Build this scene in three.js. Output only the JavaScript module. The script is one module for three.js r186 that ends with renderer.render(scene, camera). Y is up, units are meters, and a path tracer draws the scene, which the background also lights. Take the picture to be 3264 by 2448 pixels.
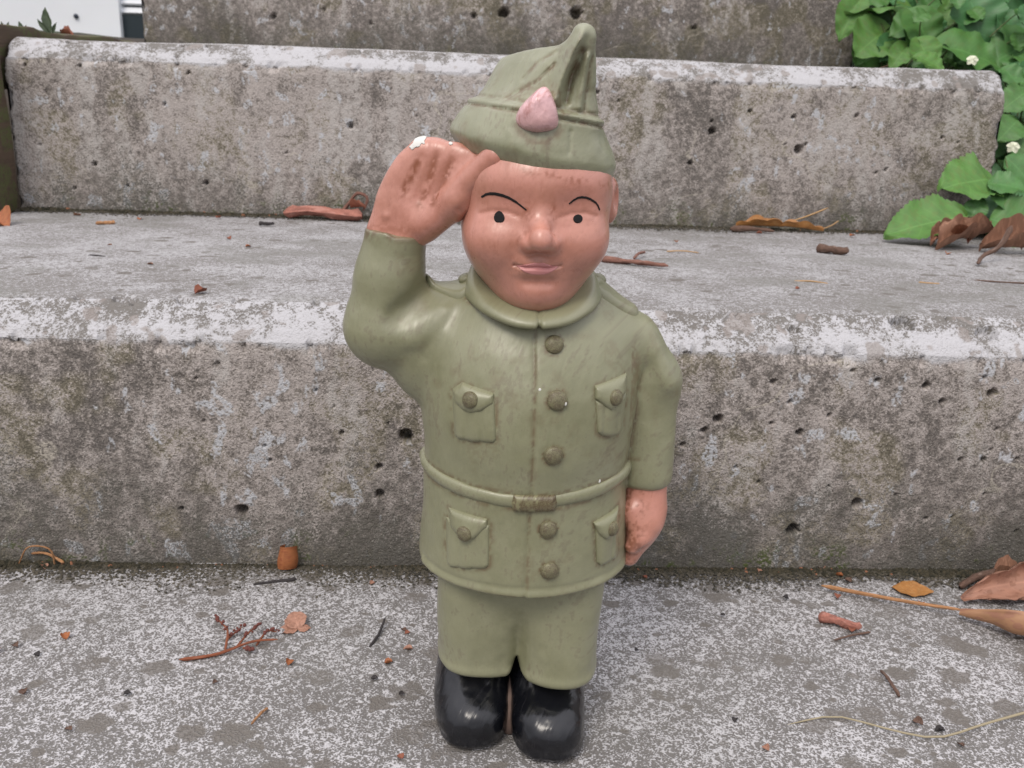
import * as THREE from 'three';
import { mergeGeometries } from 'three/addons/utils/BufferGeometryUtils.js';

// ---------- camera, sky, sun, exposure ----------
const scene = new THREE.Scene();
const camera = new THREE.PerspectiveCamera(45.05, 4 / 3, 0.02, 200);
camera.position.set(0, 0.304, 0.5616);
camera.rotation.order = 'YXZ';
camera.rotation.set(-0.2997, -0.0511, 0.0335);
camera.focus = 0.40; camera.userData.fStop = 30;
const renderer = new THREE.WebGLRenderer({ antialias: true });
renderer.toneMapping = THREE.LinearToneMapping;
renderer.toneMappingExposure = 1.22;
renderer.shadowMap.enabled = true;

// deterministic noise
let seed = 12345;
const rnd = () => { seed = (seed + 0x6D2B79F5) | 0; let t = Math.imul(seed ^ (seed >>> 15), 1 | seed); t = (t + Math.imul(t ^ (t >>> 7), 61 | t)) ^ t; return ((t ^ (t >>> 14)) >>> 0) / 4294967296; };
const rr = (a, b) => a + (b - a) * rnd();
const NT = 65536, NV = new Float32Array(NT);
for (let i = 0; i < NT; i++) NV[i] = rnd();
const h2 = (x, y) => NV[((x * 73856093) ^ (y * 19349663)) & 65535];
const h3 = (x, y, z) => NV[(Math.imul(x, 73856093) ^ Math.imul(y, 19349663) ^ Math.imul(z, 83492791)) & 65535];
function n2(x, y) {
  const xi = Math.floor(x), yi = Math.floor(y); let fx = x - xi, fy = y - yi;
  fx = fx * fx * (3 - 2 * fx); fy = fy * fy * (3 - 2 * fy);
  const a = h3(xi, yi, 7), b = h3(xi + 1, yi, 7), c = h3(xi, yi + 1, 7), d = h3(xi + 1, yi + 1, 7);
  return a + (b - a) * fx + (c - a) * fy + (a - b - c + d) * fx * fy;
}
function n3(x, y, z) {
  const xi = Math.floor(x), yi = Math.floor(y), zi = Math.floor(z); let fx = x - xi, fy = y - yi, fz = z - zi;
  fx = fx * fx * (3 - 2 * fx); fy = fy * fy * (3 - 2 * fy); fz = fz * fz * (3 - 2 * fz);
  const L = (a, b, t) => a + (b - a) * t;
  return L(L(L(h3(xi, yi, zi), h3(xi + 1, yi, zi), fx), L(h3(xi, yi + 1, zi), h3(xi + 1, yi + 1, zi), fx), fy),
    L(L(h3(xi, yi, zi + 1), h3(xi + 1, yi, zi + 1), fx), L(h3(xi, yi + 1, zi + 1), h3(xi + 1, yi + 1, zi + 1), fx), fy), fz);
}
const fbm = (x, y, o) => { let s = 0, a = 0.5, t = 0; for (let i = 0; i < o; i++) { s += a * n2(x, y); t += a; a *= 0.5; x = x * 2.03 + 17.7; y = y * 2.03 + 9.2; } return s / t; };
const sst = (a, b, x) => { let t = (x - a) / (b - a); t = t < 0 ? 0 : t > 1 ? 1 : t; return t * t * (3 - 2 * t); };
const clamp = (x, a, b) => (x < a ? a : x > b ? b : x);
const mix = (a, b, t) => a + (b - a) * t;
const enc = (x) => (x <= 0.0031308 ? 12.92 * x : 1.055 * Math.pow(x, 1 / 2.4) - 0.055) * 255;
const ENC = new Uint8ClampedArray(4097); for (let i = 0; i <= 4096; i++) ENC[i] = Math.round(enc(i / 4096));
const e8 = (x) => ENC[x <= 0 ? 0 : x >= 1 ? 4096 : (x * 4096) | 0];

// overcast sky
{
  const w = 256, h = 128, d = new Float32Array(w * h * 4);
  for (let j = 0; j < h; j++) for (let i = 0; i < w; i++) {
    const el = ((j + 0.5) / h - 0.5) * Math.PI, s = Math.sin(el), k = (j * w + i) * 4, az = (i / w) * Math.PI * 2;
    const cl = 0.9 + 0.2 * n3(Math.cos(az) * Math.cos(el) * 2.2 + 9, s * 3 + 4, Math.sin(az) * Math.cos(el) * 2.2 + 5);
    const L = s > 0 ? (0.45 + 0.90 * s) * cl : 0.2;
    d[k] = L * 0.99; d[k + 1] = L * 0.98; d[k + 2] = L * 1.05; d[k + 3] = 1;
  }
  const t = new THREE.DataTexture(d, w, h, THREE.RGBAFormat, THREE.FloatType);
  t.mapping = THREE.EquirectangularReflectionMapping; t.magFilter = THREE.LinearFilter; t.needsUpdate = true;
  scene.background = t; scene.environment = t;
}
const sun = new THREE.DirectionalLight(0xfff6ea, 1.35);
sun.position.set(-1.2, 3.5, 2.5); sun.castShadow = true; sun.shadow.radius = 42;
sun.shadow.mapSize.set(2048, 2048);
Object.assign(sun.shadow.camera, { left: -2, right: 2, top: 2, bottom: -2, near: 0.5, far: 12 });
scene.add(sun);

// ---------- object helpers ----------
const taken = {};
const numbered = (n) => { const k = taken[n] = (taken[n] ?? -1) + 1; return k ? n + '_' + String(k).padStart(3, '0') : n; };
function mesh(name, geo, mat, parent) {
  const m = new THREE.Mesh(geo, mat); m.castShadow = m.receiveShadow = true;
  m.name = parent ? name : numbered(name); (parent || scene).add(m); return m;
}
function tag(o, label, category, group, kind) {
  o.userData.label = label; o.userData.category = category;
  if (group) o.userData.group = group; if (kind) o.userData.kind = kind; return o;
}
function thing(name, label, category, pos, group) {
  const g = new THREE.Group(); g.name = numbered(name); scene.add(g); if (pos) g.position.set(...pos);
  return tag(g, label, category, group);
}
function struct(name, geo, mat) { const m = mesh(name, geo, mat); m.userData.kind = 'structure'; return m; }
const std = (r, g, b, rough = 0.8, more = {}) => new THREE.MeshStandardMaterial({ color: new THREE.Color().setRGB(r, g, b), roughness: rough, ...more });
function texture(w, h, fn, srgb = true) {
  const d = new Uint8Array(w * h * 4), c = [0, 0, 0];
  for (let j = 0; j < h; j++) for (let i = 0; i < w; i++) {
    fn(i, j, c); const k = (j * w + i) * 4;
    if (srgb) { d[k] = e8(c[0]); d[k + 1] = e8(c[1]); d[k + 2] = e8(c[2]); } else { d[k] = c[0] * 255; d[k + 1] = c[1] * 255; d[k + 2] = c[2] * 255; }
    d[k + 3] = 255;
  }
  const t = new THREE.DataTexture(d, w, h, THREE.RGBAFormat); t.magFilter = THREE.LinearFilter; t.minFilter = THREE.LinearMipmapLinearFilter;
  t.wrapS = t.wrapT = THREE.RepeatWrapping; t.generateMipmaps = true; t.needsUpdate = true; if (srgb) t.colorSpace = THREE.SRGBColorSpace; return t;
}
function gridGeo(nu, nv, f) { // f(u,v,out[x,y,z,tu,tv])
  const P = new Float32Array((nu + 1) * (nv + 1) * 3), U = new Float32Array((nu + 1) * (nv + 1) * 2), I = [], o = [0, 0, 0, 0, 0];
  for (let j = 0, k = 0; j <= nv; j++) for (let i = 0; i <= nu; i++, k++) { o[3] = i / nu; o[4] = j / nv; f(i / nu, j / nv, o); P.set([o[0], o[1], o[2]], k * 3); U.set([o[3], o[4]], k * 2); }
  for (let j = 0; j < nv; j++) for (let i = 0; i < nu; i++) { const a = j * (nu + 1) + i, b = a + 1, c = a + nu + 1, d = c + 1; I.push(a, b, d, a, d, c); }
  const g = new THREE.BufferGeometry(); g.setAttribute('position', new THREE.BufferAttribute(P, 3)); g.setAttribute('uv', new THREE.BufferAttribute(U, 2)); g.setIndex(I); g.computeVertexNormals(); return g;
}

// ---------- concrete steps ----------
const XL = -0.472, XR = 0.566, LEN = XR - XL, H1 = 0.175, H2 = 0.1726, Z2 = -0.4452, Z3 = -0.8793;
/* one block = riser, worn bevel, tread and two ends; the surface is unrolled: s = metres up the riser, over the bevel and back along the tread */
function stepBlock(o) {
  const { y0, top, z, depth, bevelY, bevelZ, pits, look, W, dx, dy, ny = 26, x0 = XL, x1 = XR } = o;
  const rise = top - y0 - bevelY, bl = Math.hypot(bevelY, bevelZ), total = rise + bl + depth - bevelZ, HT = Math.min(2048, Math.round(W * total / (x1 - x0))), sd = o.seed;
  const frame = (s) => { // point and outward normal on the profile
    const r = 0.0018, a1 = Math.atan2(bevelZ, bevelY);
    if (s < rise) { const k = sst(rise - r, rise + r, s); return [y0 + s, z, Math.sin(k * a1), Math.cos(k * a1)]; }
    if (s < rise + bl) { const t = (s - rise) / bl, k = s < rise + r ? sst(rise - r, rise + r, s) : 1 + sst(rise + bl - r, rise + bl, s) * 0.4; const a = k <= 1 ? k * a1 : a1 + (k - 1) * (Math.PI / 2 - a1); return [y0 + rise + t * bevelY, z - t * bevelZ, Math.sin(a), Math.cos(a)]; }
    return [top, z - bevelZ - (s - rise - bl), 1, 0];
  };
  const relief = (x, s) => {
    let h = (fbm(x * 60 + sd, s * 60, 3) - 0.5) * 0.0007 + (fbm(x * 9 + sd, s * 9, 2) - 0.5) * 0.004;
    const e = Math.min(Math.abs(s - rise), Math.abs(s - rise - bl)); // chipped arrises
    if (e < 0.008) { const c = fbm(x * 120 + sd * 3, s * 40, 3); h -= (1 - e / 0.008) * (0.0012 + 0.007 * sst(0.6, 0.8, c)); }
    for (const p of pits) {
      const ax = (x - p[0]), as = (s - p[1]), el = p[3] || 1; if (Math.abs(ax) > p[2] * 2.2 || Math.abs(as) > p[2] * 2.2) continue;
      const ang = p[4] || 0, ca = Math.cos(ang), sa = Math.sin(ang), u = (ax * ca + as * sa) / el, v = -ax * sa + as * ca;
      const r = Math.hypot(u, v) / p[2] + (n2(x * 700, s * 700) - 0.5) * 0.45;
      h -= p[2] * (p[5] || 2.6) * (1 - sst(0.62, 1.02, r));
    }
    return h;
  };
  const nx = Math.round(LEN / dx), nr = Math.round((rise + bl + 0.012) / dy), pts = [];
  for (let j = 0; j <= nr; j++) pts.push(j / nr * (rise + bl + 0.012));
  const rest = total - pts[nr]; for (let j = 1; j <= ny; j++) pts.push(pts[nr] + rest * Math.pow(j / ny, 1.15));
  const edge = (x, s) => { // ragged block ends
    const w = 0.010, n = (fbm(s * 90 + sd, 3.3, 3) - 0.5) * 0.012;
    if (x < XL + w) return (1 - (x - XL) / w) * n; if (x > XR - w) return -(1 - (XR - x) / w) * n; return 0;
  };
  const geo = gridGeo(nx, pts.length - 1, (u, v, q) => {
    const s = pts[Math.round(v * (pts.length - 1))], x = XL + u * LEN, [py, pz, ny2, nz2] = frame(s), h = relief(x, s);
    const end = Math.min(x - XL, XR - x), rd = end < 0.003 ? -0.003 * Math.pow(1 - end / 0.003, 2) : 0;
    q[0] = x + edge(x, s); q[1] = py + ny2 * (h + rd); q[2] = pz + nz2 * (h + rd); q[3] = (x - x0) / (x1 - x0); q[4] = s / total;
  });
  // ends and back close the block
  const capGeo = (x, out) => {
    const P = [], I = [], U = [], n = 40, ss = []; for (let i = 0; i <= n; i++) ss.push(total * i / n);
    for (const s of ss) { const [py, pz] = frame(s), xe = x + edge(x, s); P.push(xe, py - (s > rise ? 0.004 : 0), pz - 0.005, xe, y0, pz - 0.005); U.push(s / total, 0.5, s / total, 0.1); }
    for (let i = 0; i < n; i++) { const a = i * 2; out ? I.push(a, a + 1, a + 2, a + 1, a + 3, a + 2) : I.push(a, a + 2, a + 1, a + 1, a + 2, a + 3); }
    const g = new THREE.BufferGeometry(); g.setAttribute('position', new THREE.Float32BufferAttribute(P, 3)); g.setAttribute('uv', new THREE.Float32BufferAttribute(U, 2)); g.setIndex(I); g.computeVertexNormals(); return g;
  };
  const back = gridGeo(8, 2, (u, v, q) => { q[0] = XR - u * LEN; q[1] = y0 + v * (top - y0 - 0.004); q[2] = z - depth; });
  const all = mergeGeometries([geo, capGeo(XL, false), capGeo(XR, true), back]);
  const B = new Float32Array(W * HT);
  const map = texture(W, HT, (i, j, c) => { const x = x0 + (i + 0.5) / W * (x1 - x0), s = (j + 0.5) / HT * total; B[j * W + i] = look(x, s, c, rise, bl, s - rise - bl); });
  const bump = texture(W, HT, (i, j, c) => { c[0] = c[1] = c[2] = clamp(B[j * W + i], 0, 1); }, false);
  map.wrapS = bump.wrapS = map.wrapT = bump.wrapT = THREE.MirroredRepeatWrapping;
  const mat = new THREE.MeshStandardMaterial({ map, bumpMap: bump, bumpScale: 0.0013, roughness: 0.93 });
  return mesh('concrete_step', all, mat);
}
/* concrete colours: matter with grain – cement skin, sand grains, lime bloom, algae, dirt */
const cellN = (x, y, f, k) => h3(Math.floor(x * f), Math.floor(y * f), k);
const riserLook = (o) => (x, s, c, rise, bl, tr) => {
  const sd = o.seed, g1 = cellN(x, s, 1900, 5), g2 = n2(x * 760 + 5, s * 760 + sd), g3 = fbm(x * 230 + sd, s * 230, 2);
  let bump = 0.5 + (g1 - 0.5) * 0.35 + (g2 - 0.5) * 0.3 + (g3 - 0.5) * 0.3;
  if (tr > 0) return treadLook(o)(x, tr, c, bump);
  const wx = x + 0.016 * (fbm(x * 40 + sd, s * 40, 2) - 0.5), big = fbm(wx * 11 + sd, s * 9 + 3, 4), mid = fbm(wx * 48 + sd * 2, s * 38, 4), str = fbm(wx * 75 + sd, s * 13 + 8, 4);
  // dirty cement skin, paler where it is rubbed: picked grain by grain
  const patch = big * 0.42 + mid * 0.40 + str * 0.18, v = g1 * 0.30 + g2 * 0.30 + g3 * 0.40 + (patch - 0.5) * 1.0 + o.tone;
  const lt = sst(0.50, 0.66, v), dk = sst(0.47, 0.33, v), ol = sst(0.48, 0.66, fbm(x * 34 + 60 + sd, s * 34, 3));
  let r = mix(0.215, 0.395, lt), g = mix(0.190, 0.355, lt), b = mix(mix(0.170, 0.145, ol), 0.330, lt);
  r = mix(r, 0.120, dk); g = mix(g, 0.107, dk); b = mix(b, mix(0.096, 0.078, ol), dk);
  const kk = 0.82 + 0.36 * cellN(x + 3, s, 1250, 9); r *= kk; g *= kk; b *= kk;
  // run-down lime
  const lime = sst(o.lime, o.lime + 0.10, str * 0.6 + mid * 0.4) * sst(0.25, 0.6, g3 * 0.6 + g1 * 0.4); r = mix(r, 0.44, lime * 0.7); g = mix(g, 0.415, lime * 0.7); b = mix(b, 0.39, lime * 0.7);
  const spot = sst(0.645, 0.705, fbm(wx * 115 + 31 + sd, s * 80 + 7, 4) * 0.78 + big * 0.22) * sst(0.2, 0.5, g2); r = mix(r, 0.50, spot * 0.8); g = mix(g, 0.515, spot * 0.8); b = mix(b, 0.54, spot * 0.8);
  // pale veins of lime in hairline cracks
  const vn = Math.abs(fbm(wx * 8 + 4.2 + sd, s * 8 + 1.1, 4) - 0.5), vw = sst(0.42, 0.62, n2(x * 13 + sd, s * 13)), vein = (1 - sst(0.001, 0.0075, vn)) * vw * sst(0.2, 0.6, g2 * 0.6 + g1 * 0.4);
  r = mix(r, 0.47, vein * 0.7); g = mix(g, 0.43, vein * 0.7); b = mix(b, 0.36, vein * 0.7);
  // algae and soil splash growing up from the joint, as blotches and specks
  const al = sst(0.0, 1, (o.algae * (0.4 + 1.2 * fbm(x * 22 + sd, 5.5, 3)) - s) / 0.045 + (mid - 0.5) * 2.6 + (g2 - 0.5) * 1.6 + (g1 - 0.5) * 1.8);
  r = mix(r, 0.060, al * 0.85); g = mix(g, 0.057, al * 0.85); b = mix(b, 0.044, al * 0.85);
  const moss = sst(0.55, 0.75, fbm(x * 60 + 11 + sd, s * 60, 3)) * sst(0.03, 0.0, s - 0.004) * sst(0.45, 0.7, g2 * 0.5 + g3 * 0.5); r = mix(r, 0.07, moss); g = mix(g, 0.085, moss); b = mix(b, 0.025, moss);
  if (g1 > 0.972) { r += 0.14; g += 0.135; b += 0.12; }                 // bare sand grains
  if (s > rise - 0.02) { // bare, lime-white bevel
    const wl = sst(-0.004, 0.001, s - rise + (mid - 0.5) * 0.012 + (g1 - 0.5) * 0.002);
    const e = (s - rise) / bl, wv = g1 * 0.30 + g2 * 0.30 + g3 * 0.40 + (mid - 0.5) * 0.9 + (big - 0.5) * 0.5, wh = sst(0.30, 0.62, wv + 0.08), gr = sst(0.40, 0.30, wv + mix(0.06, -0.07, sst(0.15, 0.75, e + (mid - 0.5) * 0.8)) + o.bevel);
    let wr = mix(0.27, 0.455, wh), wg = mix(0.255, 0.45, wh), wb = mix(0.24, 0.46, wh);
    wr = mix(wr, 0.17, gr); wg = mix(wg, 0.158, gr); wb = mix(wb, 0.145, gr);
    const bs = sst(0.66, 0.72, fbm(x * 75 + 3 + sd, s * 75, 3)); wr = mix(wr, 0.27, bs * 0.7); wg = mix(wg, 0.235, bs * 0.7); wb = mix(wb, 0.215, bs * 0.7);
    r = mix(r, wr, wl); g = mix(g, wg, wl); b = mix(b, wb, wl); bump += wl * (wh - 0.5) * 0.25;
  }
  c[0] = r; c[1] = g; c[2] = b; return bump;
};
const treadLook = (o) => (x, t, c, bump) => {
  const sd = o.seed, X = x + 0.0012 * (n2(x * 300, t * 300) - 0.5), Y = t + 0.0012 * (n2(x * 300 + 9, t * 300) - 0.5);
  const q1 = cellN(X, Y, 1700, 2), q2 = n2(X * 1450 + 3 + sd, Y * 1450), q3 = fbm(X * 460 + sd, Y * 460, 2), patch = fbm(X * 30 + sd, Y * 30, 4), big = fbm(X * 6 + sd, Y * 6, 3), gr = cellN(x, t, 2500, 4);
  // dark cement skin worn through to white lime and sand
  const cover = mix(0.575, o.white, sst(0.25, 0.75, patch * 0.6 + big * 0.4));
  const w = sst(cover - 0.03, cover + 0.05, q1 * 0.26 + q2 * 0.40 + q3 * 0.34);
  const D = o.dark, E = o.lite; let r = mix(D, E, w), g = mix(D * 0.935, E * 0.98, w), b = mix(D * 0.875, E * 0.99, w);
  const k = 0.82 + 0.36 * gr; r *= k; g *= k; b *= k;
  // smooth bare spots
  const sp = o.spots(X, Y); if (sp > 0) { const q = 0.85 + 0.3 * gr; r = mix(r, 0.145 * q, sp); g = mix(g, 0.130 * q, sp); b = mix(b, 0.114 * q, sp); bump -= sp * 0.25; }
  const film = sst(0.50, 0.68, fbm(X * 15 + 70 + sd, Y * 21 + 5, 4)) * o.film * (0.5 + 0.5 * q2); r = mix(r, 0.19, film * 0.6); g = mix(g, 0.185, film * 0.6); b = mix(b, 0.165, film * 0.6);
  c[0] = r; c[1] = g; c[2] = b; return bump * 0.4 + 0.25 + w * 0.35;
};
function spotField(n, x0, x1, y0, y1, r0, r1) { // irregular bare spots on a tread
  const L = []; for (let i = 0; i < n; i++) L.push([rr(x0, x1), rr(y0, y1), r0 + (r1 - r0) * Math.pow(rnd(), 2.5), rr(0.6, 1.1)]);
  const cs = 0.03, M = new Map(); L.forEach((p) => { for (let a = -1; a <= 1; a++) for (let b = -1; b <= 1; b++) { const k = (Math.floor(p[0] / cs) + a) + ',' + (Math.floor(p[1] / cs) + b); (M.get(k) || M.set(k, []).get(k)).push(p); } });
  return (x, y) => { const l = M.get(Math.floor(x / cs) + ',' + Math.floor(y / cs)); if (!l) return 0; let m = 0; for (const p of l) { const d = Math.hypot(x - p[0], (y - p[1]) * 1.15) / p[2]; if (d > 1.6) continue; const v = (1 - sst(0.7, 1.05, d + (n2(x * 300, y * 300) - 0.5) * 0.7)) * p[3]; if (v > m) m = v; } return Math.min(m, 1) * 0.9; };
}
const NONE = []; seed = 5150;
const P1 = [[0.00, 0.0, 0.0]].slice(1), P2 = [], P3 = [];
P1.push([-0.03904,0.0935,0.005047], [-0.1461,0.03999,0.004197], [-0.05576,0.05309,0.00302], [-0.05586,0.07206,0.002394], [0.1634,0.1087,0.003648], [0.1553,0.1009,0.002438], [0.197,0.1349,0.002112], [0.1416,0.0907,0.001987], [0.2183,0.1007,0.00277], [0.2645,0.1371,0.001827], [0.2974,0.1343,0.002758], [0.3103,0.1235,0.002469], [0.3427,0.1298,0.003402], [0.3303,0.08287,0.001894], [0.3455,0.0831,0.001899], [0.2635,0.05102,0.004126], [0.1991,0.1068,0.00153], [0.2095,0.1216,0.001825], [0.2226,0.0303,0.00446], [-0.07953,0.09504,0.001768], [-0.09515,0.1234,0.001449], [-0.1552,0.1404,0.001139], [-0.1687,0.1305,0.001142], [-0.1287,0.08568,0.001175], [-0.08411,0.1125,0.0008759], [0.2471,0.1436,0.001513], [0.2436,0.1467,0.0009061], [0.3132,0.04002,0.001607], [0.1788,0.07527,0.001239], [0.3356,0.1407,0.001536], [0.2422,0.06289,0.0009436], [0.3516,0.164,0.000122,1.3,0,0.9], [0.2119,0.1732,0.003226,1.3,0,0.9], [0.1579,0.1595,0.001219,1.3,0,0.9], [0.3399,0.1739,0.005879,1.3,0,0.9], [0.2857,0.1804,0.006946,1.3,0,0.9]);
P2.push([-0.1259,0.09559,0.003354], [0.2541,0.1021,0.00396], [0.3499,0.08591,0.005017], [0.3402,0.1194,0.002481], [0.4087,0.1225,0.002245], [0.4482,0.06796,0.002035], [0.4382,0.06375,0.001527], [-0.3969,0.1459,0.00184], [-0.3918,0.04924,0.002371], [-0.4453,0.06729,0.001408], [-0.2888,0.1428,0.00186], [-0.3153,0.1117,0.001874], [-0.2782,0.03306,0.002889], [0.2338,0.06851,0.002495], [0.1301,0.137,0.001937], [-0.1925,0.06643,0.001441], [-0.05725,0.1079,0.001441], [0.293,0.1236,0.001974], [0.37,0.1685,0.002247,1.3,0,0.9], [0.4189,0.1541,0.002893,1.3,0,0.9], [0.4622,0.1608,0.0008822,1.3,0,0.9], [-0.3014,0.1618,0.002798,1.3,0,0.9], [0.49,0.1682,0.002343,1.3,0,0.9], [0.3304,0.1598,0.0005347,1.3,0,0.9]);
P3.push([-0.2877,0.05735,0.003955], [0.04356,0.0734,0.007384], [0.0007336,0.06813,0.004021], [0.1492,0.07713,0.00878], [0.3241,0.06305,0.003425], [-0.1488,0.05287,0.002663], [-0.2148,0.06922,0.002642]);
for (let i = 0; i < 26; i++) P1.push([rr(-0.33, 0.42), rr(0.03, 0.15), rr(0.0009, 0.0017)]);
for (let i = 0; i < 14; i++) P2.push([rr(XL, XR), rr(0.02, 0.15), rr(0.0012, 0.0021)]);
tag(stepBlock({ seed: 3.1, y0: -0.175, top: 0, z: 0.47, depth: 0.474, bevelY: 0.02, bevelZ: 0.027, pits: NONE, W: 2048, x0: -0.36, x1: 0.44, dx: 0.004, dy: 0.006, ny: 160,
  look: riserLook({ seed: 3.1, tone: 0, bevel: 0, lime: 0.55, algae: 0.02, white: 0.465, dark: 0.150, lite: 0.49, film: 0.3, spots: spotField(620, XL, XR, 0.15, 0.44, 0.002, 0.011) }) }),
  'lowest pale speckled concrete step, the one the painted soldier figurine stands on', 'step');
tag(stepBlock({ seed: 17.6, y0: 0.0, top: H1, z: 0, depth: 0.449, bevelY: 0.0206, bevelZ: 0.0273, pits: P1, W: 2048, x0: -0.36, x1: 0.44, dx: 0.0009, dy: 0.0009, ny: 60,
  look: riserLook({ seed: 17.6, tone: 0.055, bevel: -0.03, lime: 0.56, algae: 0.058, white: 0.40, dark: 0.19, lite: 0.40, film: 0.9, spots: spotField(620, XL, XR, 0, 0.42, 0.002, 0.007) }) }),
  'concrete step with a grey pitted riser directly behind the figurine', 'step');
tag(stepBlock({ seed: 41.3, y0: H1, top: H1 + H2, z: Z2, depth: 0.438, bevelY: 0.0195, bevelZ: 0.0273, pits: P2, W: 1792, dx: 0.0013, dy: 0.0013, ny: 40,
  look: riserLook({ seed: 41.3, tone: 0.12, bevel: -0.06, lime: 0.50, algae: 0.030, white: 0.45, dark: 0.22, lite: 0.5, film: 0.5, spots: spotField(60, XL, XR, 0, 0.4, 0.002, 0.007) }) }),
  'concrete step with ragged right end beside the green plants, above the middle step', 'step');
tag(stepBlock({ seed: 77.9, y0: H1 + H2, top: 0.52, z: Z3, depth: 0.42, bevelY: 0.0195, bevelZ: 0.0273, pits: P3, W: 1280, dx: 0.0026, dy: 0.0026, ny: 20,
  look: riserLook({ seed: 77.9, tone: -0.03, bevel: 0, lime: 0.56, algae: 0.05, white: 0.45, dark: 0.22, lite: 0.5, film: 0.5, spots: () => 0 }) }),
  'uppermost concrete step with dark blotchy riser behind the cap', 'step');

// ---------- ground ----------
{
  const soil = texture(512, 512, (i, j, c) => { const x = i / 512, y = j / 512, n = fbm(x * 40, y * 40, 3), m = n2(x * 300, y * 300), gn = sst(0.5, 0.65, fbm(x * 9 + 3, y * 9, 3)); const k = 0.5 + 0.9 * n * m; c[0] = mix(0.055, 0.05, gn) * k; c[1] = mix(0.042, 0.075, gn) * k; c[2] = mix(0.030, 0.028, gn) * k; });
  const m = new THREE.MeshStandardMaterial({ map: soil, bumpMap: soil, bumpScale: 0.01, roughness: 1 });
  const up = (z) => sst(0.6, -1.5, z);
  struct('ground', gridGeo(240, 240, (u, v, q) => {
    const a = (u - 0.5) * 2, b = (v - 0.5) * 2, x = 0.05 + Math.sign(a) * (Math.abs(a) * 1.2 + Math.pow(Math.abs(a), 5) * 90), z = -(Math.sign(b) * (Math.abs(b) * 2.4 + Math.pow(Math.abs(b), 5) * 90)) - 0.2;
    let y = mix(-0.19, 0.40, up(z)); const side = Math.max(XL - x, x - XR, 0);
    y -= 0.24 * (1 - sst(0.0, 0.10, side)) * sst(0.7, 0.4, z) * sst(-3, -1.6, z); if (side === 0 && z < 0.5 && z > -1.5) y = Math.min(y, -0.18 + (z < 0 ? 0.1 : 0) + (z < Z2 ? 0.15 : 0) + (z < Z3 ? 0.15 : 0));
    if (z > 0.46) y = Math.min(y, -0.18);
    y += (fbm(x * 8 + 50, z * 8 + 50, 3) - 0.5) * 0.03 * sst(0, 0.1, side + (z > 0.6 ? 1 : 0));
    q[0] = x; q[1] = y; q[2] = z; q[3] = x * 1.3; q[4] = z * 1.3;
  }), m);
}

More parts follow.
